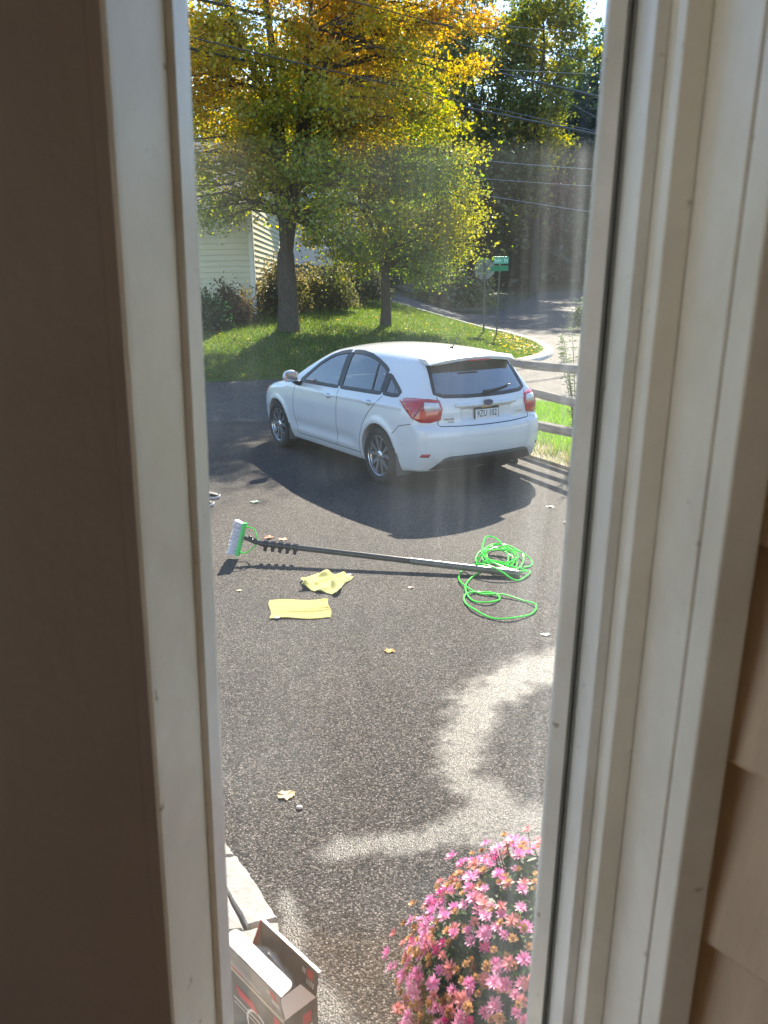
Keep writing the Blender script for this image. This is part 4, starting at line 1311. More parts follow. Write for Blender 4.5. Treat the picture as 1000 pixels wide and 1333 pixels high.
bp('gooseneck', MB().tube([PA + pd * .02, PA - pd * .05 + upv * .004, PA - pd * .09 + upv * .022, PA - pd * .135 + upv * .030], [.021, .016, .019, .015], 10)
   .ball(PA - pd * .085 + upv * .035, .018).ball(PA - pd * .045 + upv * .02, .016), m_blackp)
# head: rectangular green block, standing nearly upright, bristles to the left
hc = PA - pd * .150 + upv * .012
ax = Vector((0.26, 0.16, 0.95)).normalized()           # long axis of the head
bx_ = (Vector((-1, .18, .12)) - ax * Vector((-1, .18, .12)).dot(ax)).normalized()   # bristle direction
cy_ = ax.cross(bx_)
F3 = Matrix(((bx_.x, cy_.x, ax.x, hc.x), (bx_.y, cy_.y, ax.y, hc.y), (bx_.z, cy_.z, ax.z, hc.z), (0, 0, 0, 1)))
head = bp('brush_block', MB().box(0, .024, -.034, .034, -.136, .136, .005).xf(F3), m_green, False)
br = MB(); rs = random.Random(8)
for iz in range(26):
    for iy in range(7):
        zc, yc = -.126 + iz * .0101, -.027 + iy * .009
        fl = .012 * (yc / .027)
        e = Vector((.024 + rs.uniform(.058, .070), yc * 1.45 + rs.uniform(-.003, .003), zc * 1.10 + rs.uniform(-.004, .004)))
        br.tube([F3 @ Vector((.022, yc, zc)), F3 @ e], [.0036, .0052], 5)
o = bp('bristles', br, m_brist); o['kind'] = 'stuff'
for s in (1, -1):
    e0 = F3 @ Vector((-.004, 0, .105 * s)); 
    mid = hc + pd * .075 + ax * (.085 * s) - cy_ * .02
    bp('water_tube', MB().tube(catmull([e0, hc + pd * .04 + ax * (.105 * s), mid, hc + pd * (.13) + upv * (.01 * s)], 8), .0052, 8), m_hose)
# hose
H1 = [(1.089, 5.653), (1.06, 5.56), (.953, 5.461), (.815, 5.52), (.681, 5.619), (.60, 5.70), (.545, 5.55), (.560, 5.37), (.661, 5.213), (.815, 5.163), (.932, 5.074), (1.003, 4.975), (.955, 4.84), (.803, 4.75),
      (.684, 4.779), (.588, 4.898), (.539, 5.061), (.562, 5.188), (.665, 5.242), (.764, 5.18), (.778, 5.094), (.691, 5.028), (.594, 5.087), (.565, 5.276), (.623, 5.507), (.762, 5.718)]
rs = random.Random(15)
path = [(x, y, .008 + .010 * (i % 2)) for i, (x, y) in enumerate(H1)]
path[3] = (.815, 5.54, .075); path[4] = (.69, 5.63, .080)
cxx, cyy2 = .90, 5.90
path += [(.80, 5.76, .07)]
for turn in range(7):
    rx_, ry_ = rs.uniform(.09, .22), rs.uniform(.12, .34)
    ox, oy = cxx + rs.uniform(-.05, .05), cyy2 + rs.uniform(-.09, .07)
    tlt = rs.uniform(-.03, .07)
    for k in range(9):
        a = 2 * math.pi * k / 9 + 3.9 + rs.uniform(-.15, .15)
        path.append((ox + rx_ * math.cos(a), oy + ry_ * math.sin(a), max(.008, .012 + turn * .008 + tlt * math.sin(a) + rs.uniform(-.006, .01))))
path += [(1.05, 5.62, .03), (1.0, 5.56, .045), (PB.x + .01, PB.y, .03)]
hose = MB().tube(catmull(path, 6), .0062, 8).build('garden_hose', m_hose, None, True)
tag(hose, 'thin bright green hose coiled and looped at the pole end', 'hose')

# ------------------------------------------------------------------ yellow cloths
def clothmat(name, c):
    m, nt, out = newmat(name)
    tc = nt.nodes.new('ShaderNodeTexCoord')
    n1 = nd(nt, 'ShaderNodeTexNoise', Scale=260.0, Detail=3.0); n2 = nd(nt, 'ShaderNodeTexNoise', Scale=9.0, Detail=5.0)
    nt.links.new(tc.outputs['Object'], n1.inputs['Vector']); nt.links.new(tc.outputs['Object'], n2.inputs['Vector'])
    r = ramp(nt, [(.3, tuple(x * .78 for x in c)), (.7, tuple(min(1, x * 1.12) for x in c))]); nt.links.new(n2.outputs[0], r.inputs[0])
    b = nd(nt, 'ShaderNodeBsdfPrincipled', Roughness=.95); b.inputs['Sheen Weight'].default_value = .4
    bpn = nd(nt, 'ShaderNodeBump', Strength=.8, Distance=.004); nt.links.new(n1.outputs[0], bpn.inputs['Height'])
    nt.links.new(bpn.outputs[0], b.inputs['Normal']); nt.links.new(r.outputs[0], b.inputs['Base Color']); nt.links.new(b.outputs[0], out.inputs[0])
    return m
m_cloth = clothmat('yellow_microfibre', (.40, .35, .045)); m_cloth2 = clothmat('pale_yellow_microfibre', (.42, .40, .085))
def cloth(name, label, corners, mat, hf, seed, tagpos):
    n = 40
    c = [np.array(p) for p in corners]
    V = []; 
    for i in range(n + 1):
        for j in range(n + 1):
            u, v = i / n, j / n
            p = (c[0] * (1 - u) + c[1] * u) * (1 - v) + (c[3] * (1 - u) + c[2] * u) * v
            dx, dy, h = hf(u, v)
            V.append((p[0] + dx, p[1] + dy, max(.004, .006 + h)))
    T = [(i * (n + 1) + j, (i + 1) * (n + 1) + j, (i + 1) * (n + 1) + j + 1, i * (n + 1) + j + 1) for i in range(n) for j in range(n)]
    o = obj(name, V, T, mat, None, True)
    md = o.modifiers.new('thickness', 'SOLIDIFY'); md.thickness = .004; md.offset = -1
    tag(o, label, 'cloth', 'yellow cloths on the driveway')
    tx, ty, tz = tagpos
    MB().box(tx, tx + .03, ty - .012, ty + .006, tz, tz + .002).build('care_tag', M('white_tag', (.8, .8, .78), .7), o)
    return o
def hf1(u, v):
    h = .003 * (math.sin(9 * v + 3 * u) + math.sin(5 * u + 11 * v + 1)) + .008 * math.exp(-((v - .30 - .12 * u) / .03) ** 2) * (u > .1) + .016 * math.exp(-((v - .62 + .1 * u) / .025) ** 2) * max(0, u - .4)
    h += .012 * math.exp(-(((u - .92) / .09) ** 2 + ((v - .97) / .06) ** 2)) 
    return .01 * math.sin(6 * v), .012 * math.sin(7 * u), max(0, h)
cloth('microfibre_cloth', 'flat rectangular yellow cloth lying nearest the window', [(-.755, 4.82), (-.36, 4.83), (-.39, 5.155), (-.795, 5.15)], m_cloth, hf1, 1, (-.72, 4.83, .012))
def hf2(u, v):
    h = .016 * (.5 + .5 * math.sin(8 * (u * .8 + v * .6) + .6)) ** 2 + .012 * (.5 + .5 * math.sin(14 * (u - v * .7) + 1.0)) ** 3 + .010 * math.sin(13 * u + 5 * v)
    h += .032 * math.exp(-(((u - .32) / .10) ** 2 + ((v - .82) / .16) ** 2)) + .03 * math.exp(-(((u - .04) / .06) ** 2 + ((v - .15) / .10) ** 2)) + .035 * math.exp(-(((u - .75) / .05) ** 2 + ((v - .6) / .25) ** 2))
    return .03 * math.sin(6 * v + 1) * (1 - u) + .010 * math.sin(9 * v), .03 * math.sin(5 * u + .5) * (.4 - v) + .008 * math.sin(11 * u), max(0, h)
cloth('microfibre_cloth', 'crumpled paler yellow cloth between the pole and the flat cloth', [(-.64, 5.36), (-.34, 5.24), (-.24, 5.60), (-.53, 5.70)], m_cloth2, hf2, 2, (-.28, 5.58, .03))

# ------------------------------------------------------------------ leaves and bits on the driveway
def lobed(r, n=11, seed=0, curl=.25):
    rr = random.Random(seed)
    V = [(0, 0, .004)]; 
    for k in range(n * 2):
        a = math.pi * k / n
        q = r * (1.0 if k % 2 == 0 else .74) * rr.uniform(.75, 1.2)
        V.append((q * math.cos(a), q * math.sin(a) * .8, .003 + curl * r * (math.cos(2 * a + seed) ** 2) * rr.uniform(.5, 1)))
    F = [(0, 1 + k, 1 + (k + 1) % (2 * n)) for k in range(2 * n)]
    return V, F
def leaf(label, x, y, r, col, seed):
    V, F = lobed(r, 9, seed)
    o = obj('fallen_leaf', V, F, M('leaf_%d' % seed, col, .7, var=.25, vscale=30), None, False, loc=(x, y, .001))
    md = o.modifiers.new('thickness', 'SOLIDIFY'); md.thickness = .0015
    tag(o, label, 'leaf', 'leaves lying on the driveway')
leaf('large pale tan leaf lying alone nearest the window', -.43, 2.93, .045, (.62, .47, .26), 1)
leaf('orange brown leaf alone in the middle of the driveway', .02, 4.32, .034, (.50, .28, .05), 2)
leaf('reddish brown leaf just beyond the brush pole, left of its pair', -1.00, 6.62, .055, (.42, .20, .11), 3)
leaf('pinkish tan leaf just beyond the brush pole, right of its pair', -.87, 6.56, .045, (.60, .38, .25), 4)
leaf('small pink leaf below the middle of the pole', .18, 5.36, .026, (.55, .35, .30), 5)
leaf('small tan leaf near the left frame below the brush', -1.04, 5.35, .024, (.50, .40, .28), 6)
leaf('pale leaf by the fence shadow at right', 1.62, 7.5, .05, (.6, .55, .45), 7)
leaf('pale leaf at the right edge near the car shadow', 1.66, 6.95, .05, (.6, .55, .45), 8)
leaf('flattened green grey leaf in the car shadow at left', -1.30, 7.85, .06, (.32, .40, .30), 9)
leaf('pale leaf fragment right of the wet trail start', .98, 4.52, .03, (.6, .58, .5), 11)
o = MB().ball((0, 0, 0), (.014, .011, .008), 9, 6).build('pebble', M('white_pebble', (.7, .68, .62), .7, var=.15), None, True)
o.location = (-.365, 2.845, .007); tag(o, 'small white pebble beside the large tan leaf', 'pebble')

# ------------------------------------------------------------------ white hatchback
def curve(pts):
    """smooth monotone cubic through (t, v) points"""
    p = np.array(pts, float); x, y = p[:, 0], p[:, 1]
    h = np.diff(x); s = np.diff(y) / h
    m = np.zeros(len(x)); m[0], m[-1] = s[0], s[-1]
    for i in range(1, len(x) - 1):
        m[i] = 0 if s[i - 1] * s[i] <= 0 else 2 * s[i - 1] * s[i] / (s[i - 1] + s[i]) * .5 + .25 * (s[i - 1] + s[i])
    def f(t):
        t = np.clip(t, x[0], x[-1]); i = np.clip(np.searchsorted(x, t) - 1, 0, len(h) - 1)
        u = (t - x[i]) / h[i]
        return (2 * u**3 - 3 * u**2 + 1) * y[i] + (u**3 - 2 * u**2 + u) * h[i] * m[i] + (-2 * u**3 + 3 * u**2) * y[i + 1] + (u**3 - u**2) * h[i] * m[i + 1]
    tb = np.linspace(x[0], x[-1], 900); vb = f(tb)
    return lambda t: np.interp(t, tb, vb)
T0 = curve([(-1.0, 1.33), (-.70, 1.385), (-.4, 1.422), (0.1, 1.452), (.6, 1.465), (1.05, 1.455), (1.4, 1.412), (1.8, 1.268), (2.2, 1.085), (2.45, .985), (2.65, .955), (2.9, .915), (3.15, .86), (3.32, .79), (3.46, .69), (3.6, .56)])
CRN = curve([(-1, .20), (0, .15), (1.4, .15), (2.0, .12), (2.6, .09), (3.6, .12)])
SB = curve([(.10, .74), (.18, .79), (.26, .825), (.36, .846), (.48, .862), (.60, .869), (.72, .868), (.82, .859), (.90, .843), (.96, .822), (1.02, .795), (1.12, .752), (1.24, .697), (1.34, .645), (1.42, .59), (1.5, .52), (1.7, .36)])
SD = curve([(-1.05, .23), (-.90, .135), (-.78, .082), (-.6, .042), (-.35, .014), (.0, .002), (.5, 0), (2.3, 0), (2.7, .006), (3.0, .03), (3.2, .075), (3.38, .15), (3.5, .24), (3.65, .40)])
SE = curve([(-1, .15), (-.6, .11), (-.2, .06), (.3, .015), (.8, 0), (3.6, 0)])
RR = curve([(.10, -.70), (.20, -.765), (.30, -.825), (.38, -.862), (.46, -.880), (.56, -.886), (.64, -.880), (.685, -.866), (.71, -.838), (.735, -.820), (.85, -.810), (.93, -.796), (.985, -.770), (1.05, -.722), (1.20, -.612), (1.34, -.508), (1.42, -.44), (1.6, -.30)])
FR = curve([(.10, 3.33), (.2, 3.43), (.35, 3.515), (.5, 3.53), (.62, 3.515), (.72, 3.46), (.82, 3.34), (.95, 3.05), (1.2, 2.5), (1.7, 2.3)])
BT = curve([(-1, .275), (-.8, .25), (-.5, .22), (-.36, .20), (.5, .19), (3.0, .19), (3.6, .24)])
def smax(a, b, k):
    h = np.maximum(k - np.abs(a - b), 0) / k
    return np.maximum(a, b) + h * h * k * .25
WB = 2.645; WR = .316
def carF(x, y, z):
    x = np.abs(x)
    side = SB(z) - SD(y) - SE(y) * np.clip((z - .9) / .45, 0, 1.3)
    r0 = np.hypot(y, z - WR); r1 = np.hypot(y - WB, z - WR)
    side = side + .013 * (np.exp(-((r0 - .375) / .05) ** 2) + np.exp(-((r1 - .375) / .05) ** 2)) * (z < .9)
    mid = np.clip((y - .45) / .2, 0, 1) * np.clip((2.25 - y) / .2, 0, 1)
    side = side - .014 * np.exp(-((z - .42) / .06) ** 2) * mid + .006 * np.exp(-((z - .33) / .03) ** 2) * mid
    crease = np.clip((1.9 - y) / 1.5, 0, 1)
    side = side + .007 * np.exp(-((z - (.865 + .02 * crease)) / .022) ** 2) * (y > -.45) * crease
    d1 = x - side
    d2 = (z - (T0(y) - CRN(y) * x * x)) * .94
    xn = x / .8
    rec = np.clip((.335 - x) / .03, 0, 1) * np.clip((z - .742) / .025, 0, 1) * np.clip((.885 - z) / .02, 0, 1)
    d3 = (RR(z) + .085 * xn**2 + .06 * xn**6 + .024 * rec - y) * .90
    d4 = (y - (FR(z) - .16 * xn**2 - .16 * xn**5)) * .85
    d5 = BT(y) - z
    f = smax(d1, d2, .085)
    f = smax(f, d3, .055)
    f = smax(f, d4, .10)
    f = smax(f, d5, .03)
    arch = np.minimum(.352 - np.minimum(r0, r1), x - .52)
    return np.maximum(f, arch)
def nets(F, lo, hi, h):
    n = [int(math.ceil((b - a) / h)) + 1 for a, b in zip(lo, hi)]
    ax_ = [lo[i] + h * np.arange(n[i]) for i in range(3)]
    G = F(*np.meshgrid(*ax_, indexing='ij'))
    S = G < 0
    c = [n[i] - 1 for i in range(3)]
    cnt = np.zeros(c, np.int8)
    for dx in (0, 1):
        for dy in (0, 1):
            for dz in (0, 1):
                cnt += S[dx:dx + c[0], dy:dy + c[1], dz:dz + c[2]]
    act = (cnt > 0) & (cnt < 8)
    idx = np.full(c, -1, np.int64); I = np.argwhere(act); idx[act] = np.arange(len(I))
    acc = np.zeros((len(I), 3)); num = np.zeros(len(I))
    for a in range(3):
        o1, o2 = [b for b in range(3) if b != a]
        for p in (0, 1):
            for q in (0, 1):
                A_ = I.copy(); A_[:, o1] += p; A_[:, o2] += q
                B_ = A_.copy(); B_[:, a] += 1
                ga = G[tuple(A_.T)]; gb_ = G[tuple(B_.T)]
                m_ = (ga < 0) != (gb_ < 0)
                t = np.where(m_, ga / (ga - gb_ + 1e-12), 0)
                P_ = A_.astype(float); P_[:, a] += t
                acc[m_] += P_[m_]; num[m_] += 1
    V_ = np.array(lo) + acc / num[:, None] * h
    quads = []
    for a in range(3):
        o1, o2 = (a + 1) % 3, (a + 2) % 3
        sl = [slice(None)] * 3; s2 = [slice(None)] * 3
        sl[a] = slice(0, n[a] - 1); s2[a] = slice(1, n[a])
        E_ = S[tuple(sl)] != S[tuple(s2)]
        J = np.argwhere(E_)
        ok = (J[:, o1] > 0) & (J[:, o1] < n[o1] - 1) & (J[:, o2] > 0) & (J[:, o2] < n[o2] - 1)
        J = J[ok]
        sg = S[tuple(J.T)]
        q = []
        for (p, r_) in ((-1, -1), (0, -1), (0, 0), (-1, 0)):
            K_ = J.copy(); K_[:, o1] += p; K_[:, o2] += r_
            q.append(idx[tuple(K_.T)])
        q = np.stack(q, 1)
        q[~sg] = q[~sg][:, ::-1]
        quads.append(q)
    return V_, np.concatenate(quads)
def grad(F, V_, e=.002):
    g = np.stack([(F(V_[:, 0] + e, V_[:, 1], V_[:, 2]) - F(V_[:, 0] - e, V_[:, 1], V_[:, 2])), (F(V_[:, 0], V_[:, 1] + e, V_[:, 2]) - F(V_[:, 0], V_[:, 1] - e, V_[:, 2])), (F(V_[:, 0], V_[:, 1], V_[:, 2] + e) - F(V_[:, 0], V_[:, 1], V_[:, 2] - e))], 1)
    return g / (2 * e)
BV, BQ = nets(carF, (-.945, -.97, .12), (.945, 3.60, 1.52), .0175)
for _ in range(4):
    g = grad(carF, BV); v = carF(BV[:, 0], BV[:, 1], BV[:, 2])
    st = np.clip(v / np.maximum((g * g).sum(1), .25), -.01, .01)
    BV = BV - g * st[:, None]

def paint(name, col, inside):
    m, nt, out = newmat(name)
    b = nd(nt, 'ShaderNodeBsdfPrincipled', Roughness=.32)
    b.inputs['Coat Weight'].default_value = 1.0; b.inputs['Coat Roughness'].default_value = .03
    tc = nt.nodes.new('ShaderNodeTexCoord')
    nz = nd(nt, 'ShaderNodeTexNoise', Scale=3.0, Detail=5.0); nt.links.new(tc.outputs['Object'], nz.inputs['Vector'])
    r = ramp(nt, [(.3, tuple(c * .96 for c in col)), (.7, col)]); nt.links.new(nz.outputs[0], r.inputs[0])
    # road dust gathers low on the body
    sx = nt.nodes.new('ShaderNodeSeparateXYZ'); nt.links.new(tc.outputs['Object'], sx.inputs[0])
    n2 = nd(nt, 'ShaderNodeTexNoise', Scale=12.0, Detail=6.0); nt.links.new(tc.outputs['Object'], n2.inputs['Vector'])
    dust = math_n(nt, 'MULTIPLY', math_n(nt, 'MULTIPLY_ADD', sx.outputs[2], -2.6, 1.15, True), math_n(nt, 'MULTIPLY', n2.outputs[0], .45))
    c = mixrgb(nt, r.outputs[0], (.36, .33, .29), dust)
    nt.links.new(c, b.inputs['Base Color'])
    nb = nd(nt, 'ShaderNodeBsdfDiffuse'); nb.inputs['Color'].default_value = c4(inside)
    ge = nt.nodes.new('ShaderNodeNewGeometry'); mx = nt.nodes.new('ShaderNodeMixShader')
    nt.links.new(ge.outputs['Backfacing'], mx.inputs[0]); nt.links.new(b.outputs[0], mx.inputs[1]); nt.links.new(nb.outputs[0], mx.inputs[2])
    nt.links.new(mx.outputs[0], out.inputs[0])
    return m
m_paint = paint('white_car_paint', (.74, .76, .79), (.10, .10, .10))
def carglass(name, tint, gmul=1.0, base=.05):
    m, nt, out = newmat(name)
    tr = nt.nodes.new('ShaderNodeBsdfTransparent'); tr.inputs['Color'].default_value = c4(tint)
    gl = nd(nt, 'ShaderNodeBsdfGlossy', Roughness=.015); fr = nd(nt, 'ShaderNodeFresnel', IOR=1.55)
    mx = nt.nodes.new('ShaderNodeMixShader')
    nt.links.new(math_n(nt, 'MULTIPLY_ADD', fr.outputs[0], gmul, base, True), mx.inputs[0]); nt.links.new(tr.outputs[0], mx.inputs[1]); nt.links.new(gl.outputs[0], mx.inputs[2])
    # light dust film
    tc = nt.nodes.new('ShaderNodeTexCoord'); nz = nd(nt, 'ShaderNodeTexNoise', Scale=4.0, Detail=5.0); nt.links.new(tc.outputs['Object'], nz.inputs['Vector'])
    df = nt.nodes.new('ShaderNodeBsdfDiffuse'); df.inputs['Color'].default_value = (.5, .52, .55, 1)
    m2 = nt.nodes.new('ShaderNodeMixShader'); nt.links.new(math_n(nt, 'MULTIPLY', nz.outputs[0], .10), m2.inputs[0])
    nt.links.new(mx.outputs[0], m2.inputs[1]); nt.links.new(df.outputs[0], m2.inputs[2]); nt.links.new(m2.outputs[0], out.inputs[0])
    return m
m_cglass = carglass('car_glass', (.62, .68, .68), 1.6, .12)
m_rglass = carglass('rear_tinted_glass', (.34, .40, .42), 2.2, .24)
m_trim = M('black_trim', (.015, .016, .018), .4, var=.2)
m_seam = M('panel_gap', (.03, .032, .036), .8, var=.1)
m_tyre = M('tyre_rubber', (.02, .02, .021), .8, var=.25, bump=.2, bscale=40)
m_rim = M('machined_alloy', (.62, .63, .65), .25, metal=.9, var=.05)
m_rimd = M('dark_alloy', (.10, .105, .11), .4, metal=.5, var=.1)
m_lens = M('red_tail_lens', (.50, .008, .015), .12, var=.15, vscale=30, coat=1.0)
m_lensc = M('clear_tail_lens', (.72, .70, .72), .12, var=.1, vscale=40, coat=1.0)
m_refl = M('red_reflector', (.42, .02, .04), .25, var=.1)
m_orange = M('orange_lens', (.75, .20, .03), .2)
m_chrome = M('chrome', (.75, .76, .78), .12, metal=1.0, var=.03)
m_seat = M('grey_seat_fabric', (.14, .14, .145), .9, var=.15, vscale=30)
m_dash = M('dark_dashboard', (.03, .03, .032), .7)

CARLOC, CARYAW = (0.6745, 9.0285, 0.0), R(31.22)
car = empty('parked_car', CARLOC, CARYAW); tag(car, 'white hatchback car parked on the driveway, seen from behind', 'car')

# window outlines; side in (y, z), rear and front in (x, z)
W_F = [(1.93, .968), (1.78, 1.075), (1.58, 1.20), (1.38, 1.295), (1.20, 1.345), (1.05, 1.368), (.985, 1.372), (.965, .975)]
W_R = [(.885, .978), (.905, 1.376), (.70, 1.376), (.48, 1.355), (.28, 1.312), (.12, 1.258), (.045, 1.222), (.02, .99)]
W_Q = [(-.045, .995), (-.025, 1.185), (-.14, 1.125), (-.26, 1.06), (-.325, 1.02), (-.31, 1.0), (-.22, .99)]
W_B = [(-.585, 1.035), (-.50, 1.005), (-.25, .993), (0, .990), (.25, .993), (.50, 1.005), (.585, 1.035), (.525, 1.325), (.44, 1.358), (0, 1.372), (-.44, 1.358), (-.525, 1.325)]
W_W = [(-.66, 1.04), (-.4, 1.0), (0, .99), (.4, 1.0), (.66, 1.04), (.56, 1.34), (.3, 1.385), (0, 1.395), (-.3, 1.385), (-.56, 1.34)]
def shrink(poly, k):
    p = np.array(poly); c = p.mean(0); v = p - c
    return [tuple(q) for q in c + v * (1 - k / np.linalg.norm(v, axis=1, keepdims=True))]
FC = BV[BQ].mean(1)
kill = np.zeros(len(BQ), bool)
sideish = np.abs(FC[:, 0]) > .45
for w in (W_F, W_R, W_Q):
    kill |= inpoly(FC[:, 1:], w) & sideish
kill |= inpoly(FC[:, [0, 2]], W_B) & (FC[:, 1] < -.3)
kill |= inpoly(FC[:, [0, 2]], W_W) & (FC[:, 1] > 1.3)
body = obj_np('body', BV, BQ[~kill], m_paint, car, smooth=True)
gn = grad(carF, BV); gn /= np.maximum(np.linalg.norm(gn, axis=1, keepdims=True), 1e-6)
try:
    body.data.normals_split_custom_set_from_vertices([tuple(q) for q in gn])
except Exception as ex:
    print('normals', ex)

def solve(P0, dirv, t0=-1.2, t1=0.0):
    """P0 outside points, march along dirv inwards until carF = 0"""
    P0 = np.asarray(P0, float); dirv = np.asarray(dirv, float)
    ts = np.linspace(0, 2.8, 281)
    val = np.stack([carF(*(P0 + dirv * t).T) for t in ts], 1)
    first = np.argmax(val < 0, axis=1)
    first = np.where((val < 0).any(1), first, 40)
    lo_, hi_ = ts[np.maximum(first - 1, 0)], ts[first]
    for _ in range(22):
        md = (lo_ + hi_) / 2
        ins = carF(*(P0 + dirv * md[:, None]).T) < 0
        hi_ = np.where(ins, md, hi_); lo_ = np.where(ins, lo_, md)
    return P0 + dirv * hi_[:, None]
def frame_side(s):      # (u, v) = (y, z), looking along -+x
    return lambda a: np.column_stack([np.full(len(a), 1.15 * s), a[:, 0], a[:, 1]]), np.array((-s, 0, 0.))
def frame_rear():
    return lambda a: np.column_stack([a[:, 0], np.full(len(a), -1.15), a[:, 1]]), np.array((0, 1., 0))
def frame_front():
    return lambda a: np.column_stack([a[:, 0], np.full(len(a), 3.75), a[:, 1]]), np.array((0, -1., -.0))
def frame_diag(s, sgn=-1):    # rear corner: u runs along (-s, sgn)/sqrt2 from the corner, s = +1 right
    k = .7071
    return lambda a: np.column_stack([s * (.75 + .55 * k) - s * k * a[:, 0], np.full(len(a), -.72 - .55 * k) - k * a[:, 0], a[:, 1]]), np.array((-s * k, k, 0))
def patch(name, poly, frame, mat, off=.004, step=.05, parent=None, depth=.02, smooth=True):
    v, f, b = poly_grid(poly, step, step)
    P0, d = frame[0](np.array(v)), frame[1]
    S_ = solve(P0, d)
    gn_ = grad(carF, S_, .004); gn_ /= np.maximum(np.linalg.norm(gn_, axis=1, keepdims=True), 1e-6)
    top = S_ + gn_ * off
    n = len(top)
    V_ = np.concatenate([top, S_ - gn_ * depth]) if depth else top
    F_ = list(map(tuple, f)) + ([(j, i, i + n, j + n) for i, j in b] if depth else [])
    o = obj(name, V_, F_, mat, parent or car, False)
    if smooth:
        o.data.polygons.foreach_set('use_smooth', [True] * len(f) + [False] * (len(F_) - len(f)))
    bm = bmesh.new(); bm.from_mesh(o.data); bmesh.ops.recalc_face_normals(bm, faces=bm.faces[:]); bm.to_mesh(o.data); bm.free()
    return o
def ribbon(name, line, frame, mat, w, off=.002, closed=False, parent=None, sub=.04, side_off=0.0):
    pts = [np.array(p, float) for p in line]
    if closed: pts.append(pts[0])
    D = []
    for a, b in zip(pts[:-1], pts[1:]):
        n = max(1, int(np.linalg.norm(b - a) / sub))
        D += [a + (b - a) * i / n for i in range(n)]
    if not closed: D.append(pts[-1])
    D = np.array(D); n = len(D)
    if closed:
        tg = np.roll(D, -1, 0) - np.roll(D, 1, 0)
    else:
        tg = np.gradient(D, axis=0)
    tg /= np.linalg.norm(tg, axis=1, keepdims=True)
    nr = np.column_stack([-tg[:, 1], tg[:, 0]])
    E1 = D + nr * (w / 2 + side_off); E2 = D + nr * (-w / 2 + side_off)
    A_ = np.concatenate([E1, E2])
    S_ = solve(frame[0](A_), frame[1])
    gn_ = grad(carF, S_, .004); gn_ /= np.maximum(np.linalg.norm(gn_, axis=1, keepdims=True), 1e-6)
    top = S_ + gn_ * off
    low = S_ - gn_ * .006
    V_ = np.concatenate([top, low])
    m_ = n if closed else n - 1
    F_ = []
    for i in range(m_):
        j = (i + 1) % n
        F_ += [(i, j, n + j, n + i), (i, 2 * n + i, 2 * n + j, j), (n + j, 3 * n + j, 3 * n + i, n + i)]
    return obj(name, V_, F_, mat, parent or car, False)

